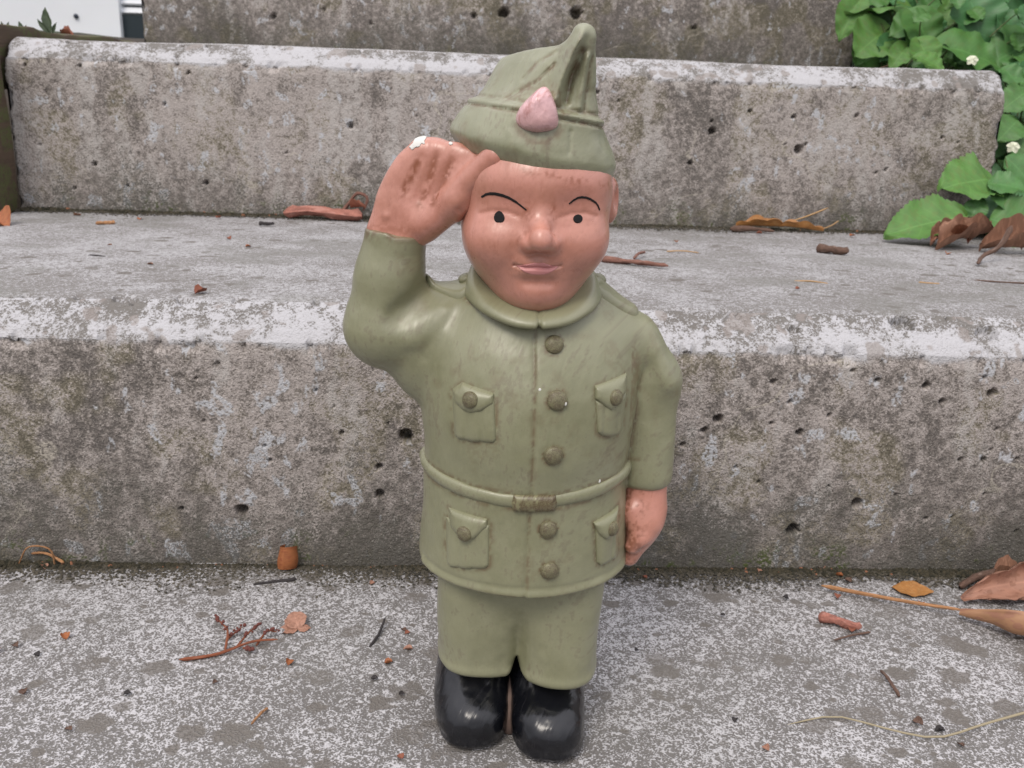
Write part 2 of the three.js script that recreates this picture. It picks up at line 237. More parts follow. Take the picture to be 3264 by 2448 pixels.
// ---------- sculpting with distance fields (millimetres) ----------
function sculpt(f, lo, hi, c, opt = {}) {
  const n = [0, 1, 2].map((k) => Math.ceil((hi[k] - lo[k]) / c) + 1), [nx, ny, nz] = n, V = new Float32Array(nx * ny * nz), BS = 6;
  for (let bz = 0; bz < nz; bz += BS) for (let by = 0; by < ny; by += BS) for (let bx = 0; bx < nx; bx += BS) {
    const d = f(lo[0] + (bx + BS / 2) * c, lo[1] + (by + BS / 2) * c, lo[2] + (bz + BS / 2) * c), far = Math.abs(d) > BS * c * 1.9;
    for (let z = bz; z < Math.min(bz + BS, nz); z++) for (let y = by; y < Math.min(by + BS, ny); y++) for (let x = bx; x < Math.min(bx + BS, nx); x++)
      V[(z * ny + y) * nx + x] = far ? d : f(lo[0] + x * c, lo[1] + y * c, lo[2] + z * c);
  }
  const id = new Int32Array(nx * ny * nz).fill(-1), P = [], I = [], at = (x, y, z) => V[(z * ny + y) * nx + x];
  for (let z = 0; z < nz - 1; z++) for (let y = 0; y < ny - 1; y++) for (let x = 0; x < nx - 1; x++) {
    let m = 0, sx = 0, sy = 0, sz = 0, cnt = 0; const v = [];
    for (let k = 0; k < 8; k++) { v[k] = at(x + (k & 1), y + ((k >> 1) & 1), z + (k >> 2)); if (v[k] < 0) m |= 1 << k; }
    if (m === 0 || m === 255) continue;
    for (let a = 0; a < 8; a++) for (const s of [1, 2, 4]) { const b = a | s; if (b === a || (v[a] < 0) === (v[b] < 0)) continue; const t = v[a] / (v[a] - v[b]); sx += (a & 1) + (s === 1 ? t : 0); sy += ((a >> 1) & 1) + (s === 2 ? t : 0); sz += (a >> 2) + (s === 4 ? t : 0); cnt++; }
    id[(z * ny + y) * nx + x] = P.length / 3; P.push(lo[0] + (x + sx / cnt) * c, lo[1] + (y + sy / cnt) * c, lo[2] + (z + sz / cnt) * c);
  }
  const q = (a, b, d, e, flip) => { if (a < 0 || b < 0 || d < 0 || e < 0) return; flip ? I.push(a, b, d, a, d, e) : I.push(a, d, b, a, e, d); };
  const ix = (x, y, z) => id[(z * ny + y) * nx + x];
  for (let z = 1; z < nz - 1; z++) for (let y = 1; y < ny - 1; y++) for (let x = 1; x < nx - 1; x++) {
    const a = at(x, y, z) < 0;
    if (a !== at(x + 1, y, z) < 0) q(ix(x, y - 1, z - 1), ix(x, y, z - 1), ix(x, y, z), ix(x, y - 1, z), a);
    if (a !== at(x, y + 1, z) < 0) q(ix(x - 1, y, z - 1), ix(x - 1, y, z), ix(x, y, z), ix(x, y, z - 1), a);
    if (a !== at(x, y, z + 1) < 0) q(ix(x - 1, y - 1, z), ix(x, y - 1, z), ix(x, y, z), ix(x - 1, y, z), a);
  }
  const nv = P.length / 3, col = opt.grime ? new Float32Array(nv * 3) : null, pos = new Float32Array(nv * 3), nor = new Float32Array(nv * 3), uv = new Float32Array(nv * 2), e = opt.eps || c * 0.6;
  for (let i = 0; i < nv; i++) {
    let x = P[i * 3], y = P[i * 3 + 1], z = P[i * 3 + 2], gx, gy, gz, l;
    for (let k = 0; k < 2; k++) {
      gx = f(x + e, y, z) - f(x - e, y, z); gy = f(x, y + e, z) - f(x, y - e, z); gz = f(x, y, z + e) - f(x, y, z - e); l = Math.hypot(gx, gy, gz) || 1;
      if (k === 0) { const d = clamp(f(x, y, z) / (l / (2 * e)), -c * 0.5, c * 0.5); x -= gx / l * d; y -= gy / l * d; z -= gz / l * d; }
    }
    pos.set([x / 1000, y / 1000, z / 1000], i * 3); nor.set([gx / l, gy / l, gz / l], i * 3);
    if (col) { const w = opt.grime(x, y, z), t = opt.tint || [0.62, 0.44, 0.38]; for (let k = 0; k < 3; k++) col[i * 3 + k] = mix(1, t[k], w); }
    uv[i * 2] = (x + z * 0.7) / 120; uv[i * 2 + 1] = (y + z * 0.35) / 120;
  }
  const g = new THREE.BufferGeometry(); g.setAttribute('position', new THREE.BufferAttribute(pos, 3)); g.setAttribute('normal', new THREE.BufferAttribute(nor, 3)); g.setAttribute('uv', new THREE.BufferAttribute(uv, 2)); g.setIndex(I); if (col) g.setAttribute('color', new THREE.BufferAttribute(col, 3));
  return g;
}
const smin = (a, b, k) => { const h = Math.max(k - Math.abs(a - b), 0) / k; return Math.min(a, b) - h * h * k * 0.25; };
const smax = (a, b, k) => -smin(-a, -b, k);
const ell = (x, y, z, cx, cy, cz, rx, ry, rz) => { x -= cx; y -= cy; z -= cz; const a = x / rx, b = y / ry, c = z / rz, k0 = Math.sqrt(a * a + b * b + c * c), p = x / (rx * rx), q = y / (ry * ry), r = z / (rz * rz), k1 = Math.sqrt(p * p + q * q + r * r); return k1 < 1e-6 ? -Math.min(rx, ry, rz) : k0 * (k0 - 1) / k1; };
const cone = (x, y, z, a, b, ra, rb) => { const dx = b[0] - a[0], dy = b[1] - a[1], dz = b[2] - a[2], px = x - a[0], py = y - a[1], pz = z - a[2], h = clamp((px * dx + py * dy + pz * dz) / (dx * dx + dy * dy + dz * dz), 0, 1); return Math.hypot(px - dx * h, py - dy * h, pz - dz * h) - (ra + (rb - ra) * h); };
const seg2 = (x, y, ax, ay, bx, by) => { const dx = bx - ax, dy = by - ay, h = clamp(((x - ax) * dx + (y - ay) * dy) / (dx * dx + dy * dy), 0, 1); return Math.hypot(x - ax - dx * h, y - ay - dy * h); };
const poly2 = (x, y, p) => { let d = 1e9; for (let i = 0; i + 1 < p.length; i++) d = Math.min(d, seg2(x, y, ...p[i], ...p[i + 1])); return d; };
const inside = (x, y, P) => { let d = 1e9, s = 1; for (let i = 0, j = P.length - 1; i < P.length; j = i++) { d = Math.min(d, seg2(x, y, ...P[i], ...P[j])); if ((P[i][1] > y) !== (P[j][1] > y) && x < (P[j][0] - P[i][0]) * (y - P[i][1]) / (P[j][1] - P[i][1]) + P[i][0]) s = -s; } return s * d; }; // signed distance to an outline
const table = (T) => { const m = T.length; return (y) => { if (y <= T[0][0]) return T[0][1]; for (let i = 1; i < m; i++) if (y <= T[i][0]) { const t = (y - T[i - 1][0]) / (T[i][0] - T[i - 1][0]), a = T[Math.max(i - 2, 0)], b = T[i - 1], c = T[i], d = T[Math.min(i + 1, m - 1)], w = c[0] - b[0]; const m0 = (c[1] - a[1]) / (c[0] - a[0] || 1) * w, m1 = (d[1] - b[1]) / (d[0] - b[0] || 1) * w, t2 = t * t, t3 = t2 * t; return (2 * t3 - 3 * t2 + 1) * b[1] + (t3 - 2 * t2 + t) * m0 + (-2 * t3 + 3 * t2) * c[1] + (t3 - t2) * m1; } return T[m - 1][1]; }; };
const wob = (x, y, z, k, a) => (n3(x * k + 40, y * k + 40, z * k + 40) - 0.5) * a;

// ---------- the figurine's forms ----------
const tW = table([[70, 51.5], [90, 51], [110, 49.8], [137, 48.5], [155, 49], [175, 50.5], [193, 49.5], [205, 45], [214, 35], [226, 27]]);
const tF = table([[70, 43], [90, 43], [110, 43], [137, 42.5], [155, 45], [172, 45], [186, 42.8], [198, 38.8], [210, 33], [226, 27]]);
const tB = table([[70, 36], [137, 34], [180, 36], [205, 30], [226, 24]]);
const hemY = (x, z) => 90.5 - 1.5 * z / 43 + 0.0 * x;
function torso(x, y, z) {
  const a = tW(y), b = z > 0 ? tF(y) : tB(y), k = Math.hypot(x / a, z / b); let d = (k - 1) * Math.min(a, b);
  d = smax(d, y - 226, 6);
  return d;
}
function tunicF(x, y, z) {
  let d = torso(x, y, z);
  // shoulders
  d = smin(d, cone(x, y, z, [-26, 207, -1], [-46, 203, 0], 16, 17), 10);
  d = smin(d, cone(x, y, z, [26, 207, -1], [44, 198, -3], 16, 15), 10);
  // front overlap of the tunic: one sheet's edge over the other
  if (z > 20 && y < 217) { const px = 0.3 + 0.6 * Math.sin(y * 0.05); d -= 0.75 * sst(-0.9, 0.4, x - px) * (1 - sst(3, 24, x - px)); d += 0.55 * Math.exp(-((x - px + 0.9) * (x - px + 0.9)) / 0.8); }
  // raised arm
  let r = cone(x, y, z, [-44, 200, 0], [-65, 203, 4], 19.5, 17.5);
  r = smin(r, cone(x, y, z, [-66, 205, 4], [-64, 228, 6], 17.5, 14.6), 8);
  r = smin(r, cone(x, y, z, [-64, 226, 6], [-60.5, 247, 6.5], 14.6, 13.2), 5);
  r = smin(r, ell(x, y, z, -50, 186, 2, 13, 15, 16), 8);
  // folds of cloth at the bent elbow
  r += 2.6 * Math.exp(-Math.pow(cone(x, y, z, [-46, 224, 14], [-60, 212, 20], 1, 1) / 4.2, 2));
  r -= 1.6 * Math.exp(-Math.pow(cone(x, y, z, [-40, 214, 16], [-52, 203, 21], 1, 1) / 4, 2));
  r += 1.2 * Math.exp(-Math.pow(cone(x, y, z, [-36, 210, 17], [-46, 196, 21], 1, 1) / 3.2, 2));
  const cu = (x + 60.5) * 0.17 + (y - 246.5) * 0.985; r = smax(r, cu - 0.02 * (x + 60) + wob(x, y, z, 0.25, 1.2), 1.2);
  d = smin(d, r, 7);
  // hanging arm
  let l = cone(x, y, z, [46, 197, -3], [55.5, 178, -4], 15, 15.5);
  l = smin(l, cone(x, y, z, [55.5, 178, -4], [56.5, 134, -1], 15.2, 14.6), 6);
  l = smax(l, 127.5 - y, 4);
  l += 2.2 * Math.exp(-Math.pow(cone(x, y, z, [52, 186, 12], [68, 158, 14], 1, 1) / 5.5, 2)) - 1.3 * Math.exp(-Math.pow(cone(x, y, z, [57, 196, 10], [64, 182, 12], 1, 1) / 5, 2));
  const seam = smin(d, l, 1.2);
  d = seam;
  // skirt hem
  d = smax(d, hemY(x, z) - y, 2.2);
  if (y < 100 && Math.abs(x) < 49) d -= 0.55 * Math.exp(-Math.pow((y - hemY(x, z) - 1.8) / 1.6, 2)) - 0.25 * Math.exp(-Math.pow((y - hemY(x, z) - 5) / 1, 2));
  return d + wob(x, y, z, 0.06, 0.9) + wob(x, y, z, 0.22, 0.25);
}
function headF(x, y, z) {
  let d = ell(x, y, z, -1, 263, 3, 32.8, 40, 36.5);
  d = smin(d, ell(x, y, z, -1, 244.5, 9, 27.0, 26, 29), 11);
  d = smin(d, ell(x, y, z, -0.2, 227.0, 22.5, 12.5, 9.5, 14), 14);        // chin
  for (const s of [-1, 1]) d = smin(d, ell(x, y, z, -1 + s * 16, 247.5, 24.5, 12.5, 11, 13), 11); // cheeks
  d = smin(d, ell(x, y, z, -1, 272, 19, 26, 10, 18), 14);                // brow
  for (const s of [-1, 1]) {                                             // shallow eye sockets, lid line
    const ex = s < 0 ? -17 : 14.8;
    d = smax(d, -ell(x, y, z, ex + s * 1.2, 261.5, 50.0, 11.5, 5.5, 10), 10);
    if (z > 10) d += 0.38 * Math.exp(-Math.pow(poly2(x, y, [[ex - 7.5, 258.6], [ex - 3, 260.1], [ex + 3, 260.2], [ex + 7.5, 258.8]]) / 1.1, 2));
  }
  let n = cone(x, y, z, [-1.2, 259.5, 35.0], [-0.8, 252.2, 45.6], 2.4, 4.0);  // nose
  n = smin(n, ell(x, y, z, -0.7, 249.8, 46.2, 4.3, 3.6, 4.4), 3);
  n = smin(n, ell(x, y, z, -5.0, 248.2, 42.6, 2.8, 2.5, 3.6), 3); n = smin(n, ell(x, y, z, 3.7, 248.2, 42.6, 2.8, 2.5, 3.6), 3);
  d = smin(d, n, 5.5);
  // mouth: lips with a parting line, dip below, folds beside
  d = smin(d, ell(x, y, z, -1.6, 240.2, 36.2, 8, 2.0, 4.0), 3.5); d = smin(d, ell(x, y, z, -1.4, 236.9, 35.9, 7, 2.0, 3.8), 3.5);
  if (z > 20) {
    d += 0.8 * Math.exp(-Math.pow(poly2(x, y, [[-10.8, 239.0], [-6, 238.4], [-2, 238.7], [3, 238.4], [8.2, 239.2]]) / 0.75, 2));
    d += 1.0 * Math.exp(-Math.pow(seg2(x, y, -5, 231.9, 4, 231.9) / 2.6, 2));
    for (const s of [-1, 1]) d += 0.35 * Math.exp(-Math.pow(seg2(x, y, -1 + s * 9, 247, -1 + s * 13, 238) / 3.2, 2));
  }
  // ears
  for (const s of [-1, 1]) { const e = smax(ell(x, y, z, -1 + s * 32.8, 262.5, 1, 4.8, 10.5, 6.5), -ell(x, y, z, -1 + s * 36.6, 263, 4.5, 2.6, 6, 3.6), 2); d = smin(d, e, 1.5); }
  return d + wob(x, y, z, 0.08, 0.5);
}
const CA = [0.45, 0.893]; // the cap's long axis, towards its peak
const cW = table([[-0.2, 32.6], [0, 32.2], [0.18, 32.4], [0.32, 28.8], [0.46, 24], [0.62, 18.8], [0.86, 12], [1, 6.5], [1.2, 4]]), cX = table([[-0.2, -1.8], [0, -1.8], [0.18, -3.0], [0.46, -3.8], [0.62, -2.6], [0.86, -1.6], [1.2, -1.4]]), cL = table([[-0.2, 35.2], [0, 35.2], [0.18, 35.2], [0.46, 32], [0.62, 30], [0.86, 29.5], [1.2, 29]]);
function capF(x, y, z) {
  const yr = 276.9 - 0.165 * x - 0.03 * (z - 20), u0 = x * CA[0] + z * CA[1];
  const yt = 323.2 + 0.06 * u0, t = clamp((y - yr) / (yt - yr), -0.15, 1.1), cx = cX(t), cz = mix(4.5, 5.5, t);
  const u = (x - cx) * CA[0] + (z - cz) * CA[1], v = (x - cx) * CA[1] - (z - cz) * CA[0], L = cL(t), W = cW(t);
  const k = Math.pow(Math.pow(Math.abs(u / L), 2.15) + Math.pow(Math.abs(v / W), 2.15), 1 / 2.15);
  let d = (k - 1) * Math.min(L, W) * 0.9;
  d = smax(d, y - yt, 3);
  d = smin(d, cone(x, y, z, [12.5, 322, 24], [12.5, 297, 21], 4.2, 8.6), 6);
  // turn-up with piping
  const ys = 299.3 - 0.14 * x + 0.02 * z, band = sst(ys + 0.6, ys - 0.6, y); d -= 1.1 * band;
  d -= 0.6 * Math.exp(-Math.pow((y - ys + 0.4) / 1.1, 2)); d += 0.7 * Math.exp(-Math.pow((y - ys + 2.7) / 0.55, 2)); d += 0.4 * Math.exp(-Math.pow((y - ys - 1.6) / 0.6, 2));
  d += 1.4 * sst(yr + 7, yr, y); d = smax(d, yr - y, 1.4);
  // peak: two rolled ridges running up to the horn, a hollow panel between
  let h = cone(x, y, z, [14.0, 328, 30], [10.6, 320, 29], 4.0, 4.2);
  h = smin(h, cone(x, y, z, [14.4, 327.6, 29.5], [16.2, 312, 25.5], 3.7, 3.2), 3);
  d = smin(d, h, 3.5);
  if (z > 4) {
    d -= 2.7 * Math.exp(-Math.pow(poly2(x, y, [[12.5, 329], [8.8, 321], [5.0, 311], [3.2, 304]]) / 2.2, 2));
    d += 1.5 * Math.exp(-Math.pow(poly2(x, y, [[13.2, 322], [9.6, 312], [8.0, 303]]) / 1.5, 2));
    d -= 1.2 * Math.exp(-Math.pow(poly2(x, y, [[15.4, 320], [13.2, 301]]) / 1.6, 2));
    d += 0.9 * Math.exp(-Math.pow(poly2(x, y, [[17.2, 320], [15.6, 300]]) / 0.8, 2));
    d += 0.5 * Math.exp(-Math.pow(poly2(x, y, [[10, 292], [9.6, 284]]) / 0.9, 2));
  }
  // scratched fold lines on the side panel
  if (z > -10 && x < 8) { d += 0.5 * Math.exp(-Math.pow(poly2(x, y, [[3, 317], [-4, 310], [-15, 304]]) / 0.6, 2)); d += 0.4 * Math.exp(-Math.pow(poly2(x, y, [[4, 322], [-4, 317], [-9, 311]]) / 0.6, 2)); }
  return d + wob(x, y, z, 0.08, 0.9) + wob(x, y, z, 0.3, 0.25);
}
function trousersF(x, y, z) {
  let d = cone(x, y, z, [-21, 100, 0], [-22, 28, 2], 22, 19.5), e = cone(x, y, z, [19, 100, 0], [17.5, 28, 4], 22, 20.5);
  const zz = (q, cx, w) => { const a = Math.abs(x - cx) / w, b = Math.abs(z - 1) / 27; return q; };
  const box = (cx, w, f, cz) => (Math.pow(Math.pow(Math.abs(x - cx) / w, 2.6) + Math.pow(Math.abs(z - cz) / f, 2.6), 1 / 2.6) - 1) * Math.min(w, f);
  const k = sst(95, 30, y);
  d = box(-21.3 + 0.5 * k, 20.5, 28 - 1 * k, 0); e = box(18.6 - 0.6 * k, 21.2 - 1.0 * k, 29.5, 2.5);
  let r = smin(d, e, mix(11, 20, sst(40, 90, y)));
  if (z > 0) r += 1.5 * Math.exp(-Math.pow(seg2(x, y, -2.0, 40, -1.4, 70) / 3.6, 2)) * sst(84, 50, y);
  r -= 0.5 * Math.exp(-Math.pow((y - 37 + 0.05 * x) / 2.5, 2));
  r = smax(r, 33.5 - 0.04 * x - y + (z < 8 ? 0 : 0), 2.5); r = smax(r, y - 102, 3);
  const notch = inside(x, y, [[-7, 30], [-2.2, 43], [3.2, 30]]); if (z > -40) r = smax(r, -notch, 3);
  return r + wob(x, y, z, 0.05, 1.6) + wob(x, y, z, 0.2, 0.3);
}
const shoeF = (cx, cz, w, toe) => (x, y, z) => {
  const bx = (hx, hy, hz, py, pz) => { const a = Math.abs(x - cx) / hx, b = Math.abs(y - py) / hy, c = Math.abs(z - pz) / hz; return (Math.pow(Math.pow(a, 2.35) + Math.pow(b, 2.35) + Math.pow(c, 2.35), 1 / 2.35) - 1) * Math.min(hx, hy, hz); };
  let d = bx(w, 15.5, 25, 10.5, cz + toe - 24);                               // toe cap
  d = smin(d, bx(w - 0.8, 22, 22, 16, cz - 4), 9);                        // instep
  d = smin(d, bx(w - 1, 20, 22, 20, cz - 10), 6);                         // ankle
  d = smax(d, -y, 2.5); d = smax(d, y - 39, 4);
  d -= 0.5 * Math.exp(-Math.pow((y - 4) / 2, 2));
  return d + wob(x, y, z, 0.09, 1.0) + wob(x, y, z, 0.3, 0.3);
};
function saluteF(x, y, z) {
  // palm towards the viewer, four fingers together reaching up to the cap, thumb along the temple
  let d = cone(x, y, z, [-60.8, 246, 6.5], [-57.5, 257, 8], 12.7, 11.6);
  d = smin(d, ell(x, y, z, -50.5, 264.5, 9, 15, 17, 8.4), 9);
  const F = [[[-57.5, 262, 8], [-52.5, 277, 8.5], [-49.8, 281.4, 9], 5.2], [[-53, 266, 9], [-46.5, 279, 9.5], [-43.4, 281.6, 10.5], 5.7], [[-46, 266, 11], [-39, 277.5, 13], [-35.4, 280.6, 15], 5.6], [[-40, 265, 13.5], [-33, 275.5, 17.5], [-29, 278.6, 20.5], 5.6]];
  for (const [a, b, c, r] of F) { let f = cone(x, y, z, a, b, r, r); f = smin(f, cone(x, y, z, b, c, r, r * 0.9), 2); d = smin(d, f, 6); }
  d = smax(d, z - (14.6 + (x + 60) * 0.27 - 0.05 * (y - 265)), 4);        // flat palm
  // heel of the thumb, thumb lying along the temple up to the rim, knuckle
  let t = cone(x, y, z, [-48, 252.5, 9.5], [-36, 258, 16], 8.6, 5.2);
  t = smin(t, cone(x, y, z, [-36, 259, 18], [-33, 262, 21], 4.8, 4.6), 4);
  t = smin(t, cone(x, y, z, [-35.5, 263.5, 19.5], [-19, 281, 28.5], 5.2, 5.8), 6);
  d = smin(d, t, 5);
  const gr = (a, b, k) => k * Math.exp(-Math.pow(cone(x, y, z, a, b, 0.4, 0.4) / 1.5, 2));
  d += gr([-55.5, 265, 15], [-49.5, 279, 15.5], 0.35) + gr([-51, 263, 17], [-43.5, 280, 17.5], 0.55) + gr([-45, 264, 18.5], [-37, 278, 20], 0.55);
  d += 0.9 * Math.exp(-(Math.pow((x + 48) / 8, 2) + Math.pow((y - 266) / 9, 2))) * (z > 8 ? 1 : 0);
  d += 1.0 * Math.exp(-Math.pow(cone(x, y, z, [-33, 258.5, 26], [-21, 270, 35], 0.4, 0.4) / 1.6, 2));
  d -= 0.7 * Math.exp(-(Math.pow(x + 64.5, 2) + Math.pow(y - 254.5, 2)) / 3.5) * (z > 6 ? 1 : 0);
  return d + wob(x, y, z, 0.12, 0.6);
}
function lowHandF(x, y, z) {
  let d = cone(x, y, z, [57.5, 131, 0], [58, 117, 2], 11, 10.8);
  d = smin(d, ell(x, y, z, 57.5, 110, 2, 10.2, 14, 10.5), 6);
  for (let i = 0; i < 4; i++) { const zz = 8 - i * 5; d = smin(d, cone(x, y, z, [59 - i * 0.3, 110, zz], [52 - i * 0.4, 91.5 + i * 1.2, zz - 1], 6.2, 4.4), 5); }
  let t = cone(x, y, z, [51.5, 117, 8.5], [55.5, 105, 12.5], 5.2, 4.0); t = smin(t, cone(x, y, z, [55.5, 105, 12.5], [51.5, 100, 12.8], 4.0, 3.2), 3);
  d = smin(d, t, 3.5);
  d += 0.6 * Math.exp(-Math.pow(cone(x, y, z, [62, 113, 11], [57, 100, 14.5], 0.4, 0.4) / 1.2, 2));
  return d + wob(x, y, z, 0.12, 0.5);
}
function collarF(x, y, z) {
  const a = 28.0 + Math.max(0, 231 - y) * 0.34, b = 28.5 + Math.max(0, 231 - y) * 0.52, k = Math.hypot((x + 0.5) / a, (z - 4) / b); let d = (k - 1) * 30;
  d = smax(d, y - (232.5 - 0.40 * z), 2.2); d = smax(d, 212.2 + 0.0075 * x * x * (z > 0 ? 1 : 0.4) - y, 4);
  if (z > 10) d += 1.0 * Math.exp(-Math.pow((x - 0.6) / 0.9, 2));
  return d + wob(x, y, z, 0.1, 0.4);
}

// ---------- paints: brushed enamel over plaster, with scuffs and grime as specks ----------
function paint(r, g, b, rough, seedv, dirt, bumpk = 0.00022, dcol = [0.16, 0.10, 0.075], dth = 0.6, vc = false) {
  const N = 384, wrap = (f, u, v) => { const a = f(u, v), b2 = f(u - 1, v), c = f(u, v - 1), d = f(u - 1, v - 1), p = sst(0.8, 1, u), q = sst(0.8, 1, v); return mix(mix(a, b2, p), mix(c, d, p), q); };
  const hgt = new Float32Array(N * N);
  const map = texture(N, N, (i, j, c) => {
    const u = i / N, v = j / N;
    const big = wrap((x, y) => fbm(x * 9 + seedv, y * 9 + seedv, 4), u, v), fine = wrap((x, y) => fbm(x * 70 + seedv, y * 50 + seedv, 3), u, v), gr = h3(i, j, 3 + (seedv | 0)), br = wrap((x, y) => n2(x * 160 + seedv, y * 22 + seedv), u, v);
    const k = 1 + (big - 0.5) * 0.34 + (fine - 0.5) * 0.14 + (gr - 0.5) * 0.05;
    const dd = dirt * sst(dth, dth + 0.12, big * 0.45 + fine * 0.55) * (0.35 + 0.65 * gr), sp = gr > 0.9985 ? 0.5 : 0;
    c[0] = mix(r * k, dcol[0], Math.max(dd, sp)); c[1] = mix(g * k, dcol[1], Math.max(dd, sp)); c[2] = mix(b * k * (1 + (big - 0.5) * 0.12), dcol[2], Math.max(dd, sp));
    hgt[j * N + i] = 0.5 + (fine - 0.5) * 0.5 + (br - 0.5) * 0.25 + (gr - 0.5) * 0.08;
  });
  const bump = texture(N, N, (i, j, c) => { c[0] = c[1] = c[2] = clamp(hgt[j * N + i], 0, 1); }, false);
  const rm = texture(N, N, (i, j, c) => { c[0] = c[1] = c[2] = clamp(0.8 + (hgt[j * N + i] - 0.5) * 0.8, 0, 1); }, false);
  return new THREE.MeshPhysicalMaterial({ map, bumpMap: bump, bumpScale: bumpk, roughness: rough * 1.2, roughnessMap: rm, vertexColors: !!vc, clearcoat: rough < 0.5 ? 0.45 : 0, clearcoatRoughness: 0.38 });
}
const OLIVE = [0.245, 0.244, 0.148];
const M = {
  olive: paint(...OLIVE, 0.43, 3, 0.55, 0.00022, [0.15, 0.12, 0.08], 0.58), tunic: paint(...OLIVE, 0.43, 5, 0.55, 0.00022, [0.15, 0.12, 0.08], 0.58, true), cap: paint(0.275, 0.278, 0.180, 0.44, 9, 0.5, 0.00025, [0.15, 0.11, 0.08], 0.58, true), skin: paint(0.53, 0.240, 0.178, 0.34, 21, 0.25, 0.0002, [0.36, 0.15, 0.10], 0.58, true),
  black: paint(0.006, 0.0065, 0.009, 0.24, 33, 0.5, 0.00025, [0.05, 0.048, 0.045], 0.6), button: paint(0.23, 0.215, 0.115, 0.40, 47, 0.95, 0.0006, [0.075, 0.042, 0.020], 0.44),
  pink: paint(0.66, 0.40, 0.40, 0.28, 55, 0.7, 0.0007, [0.36, 0.13, 0.10], 0.56), ink: std(0.006, 0.005, 0.005, 0.9), lips: std(0.56, 0.235, 0.225, 0.40), plaster: std(0.68, 0.67, 0.63, 0.9), bare: paint(0.15, 0.10, 0.08, 0.8, 63, 0.5, 0.001, [0.06, 0.05, 0.045], 0.5),
};
M.black.clearcoat = 0.2; M.black.clearcoatRoughness = 0.2;
{
  const fig = thing('soldier_figurine', 'painted plaster soldier figurine in olive uniform saluting, standing on the lowest step', 'figurine', [0.029, 0, 0.150]);
  const ox = [
    { bag: [[-35.5, 181], [-34.2, 163.2], [-32.5, 161.6], [-17, 163.2], [-15.8, 165], [-17, 183]], flap: [[-35.2, 183.5], [-31, 187.5], [-17.3, 185], [-17.5, 180.6], [-23, 176.5], [-27.5, 174.8], [-31.5, 176], [-34.5, 178.5]], b: [-27.4, 181.8], pl: -26 },
    { bag: [[25.8, 182], [27.6, 167], [30, 164.6], [38, 162.6], [40.4, 165], [41.6, 182]], flap: [[25.4, 188], [41.2, 190.5], [41, 183], [37.4, 177.2], [33.6, 175.6], [28, 180.5], [25.6, 182.5]], b: [35.0, 182.4], pl: 34 },
    { bag: [[-37.6, 122], [-37, 100], [-35.5, 98.2], [-19, 102], [-17.4, 104], [-17.6, 124]], flap: [[-36.2, 127], [-34, 127.2], [-18.8, 126.6], [-18.6, 122.8], [-24, 116.5], [-27.8, 113.6], [-32, 115.6], [-35.8, 119]], b: [-28.8, 118.6], pl: -28 },
    { bag: [[29.6, 122], [31.4, 102], [33.5, 99.6], [42, 99.5], [43.6, 101], [42.6, 122]], flap: [[28.6, 123.2], [42.2, 126], [42, 119], [38.6, 113.2], [35.4, 112.4], [31, 117.5]], b: [38.4, 118.6], pl: 36 }];
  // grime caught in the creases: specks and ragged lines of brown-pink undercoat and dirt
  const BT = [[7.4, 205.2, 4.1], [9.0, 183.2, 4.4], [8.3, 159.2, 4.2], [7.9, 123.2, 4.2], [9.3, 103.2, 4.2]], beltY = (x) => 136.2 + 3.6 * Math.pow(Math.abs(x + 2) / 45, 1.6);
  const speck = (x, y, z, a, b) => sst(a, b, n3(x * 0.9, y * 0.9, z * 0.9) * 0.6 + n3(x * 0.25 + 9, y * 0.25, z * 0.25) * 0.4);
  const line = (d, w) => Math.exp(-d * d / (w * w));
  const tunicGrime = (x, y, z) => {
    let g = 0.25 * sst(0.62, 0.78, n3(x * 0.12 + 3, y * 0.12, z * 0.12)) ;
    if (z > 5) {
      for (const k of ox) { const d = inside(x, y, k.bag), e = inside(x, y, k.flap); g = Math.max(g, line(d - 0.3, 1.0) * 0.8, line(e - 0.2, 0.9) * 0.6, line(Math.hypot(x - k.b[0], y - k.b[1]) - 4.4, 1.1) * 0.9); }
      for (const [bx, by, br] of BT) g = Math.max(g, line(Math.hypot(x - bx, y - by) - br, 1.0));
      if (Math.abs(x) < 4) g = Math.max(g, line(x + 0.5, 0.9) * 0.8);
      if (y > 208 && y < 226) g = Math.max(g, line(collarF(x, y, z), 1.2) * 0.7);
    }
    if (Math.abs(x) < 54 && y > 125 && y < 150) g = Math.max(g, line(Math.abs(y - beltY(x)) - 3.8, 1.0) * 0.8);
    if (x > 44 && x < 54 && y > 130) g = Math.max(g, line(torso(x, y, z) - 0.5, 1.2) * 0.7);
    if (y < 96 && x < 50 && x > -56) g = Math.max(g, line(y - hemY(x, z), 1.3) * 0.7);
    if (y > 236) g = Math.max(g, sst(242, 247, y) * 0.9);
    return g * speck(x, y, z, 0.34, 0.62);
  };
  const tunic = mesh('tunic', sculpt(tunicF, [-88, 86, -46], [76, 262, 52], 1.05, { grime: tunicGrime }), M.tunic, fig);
  const front = (F, x, y, z0 = 75) => { let z = z0; for (let i = 0; i < 90; i++) { const d = F(x, y, z); if (d < 0.02) break; z -= Math.max(d * 0.7, 0.05); } return z; };
  const patch = (name, F, sd2, rise, box, c, mat, parent, k = 0.9) => mesh(name, sculpt((x, y, z) => smax(smax(F(x, y, z) - rise, sd2(x, y), k), -(F(x, y, z) + 1.5), 0.3), box[0], box[1], c), mat, parent);
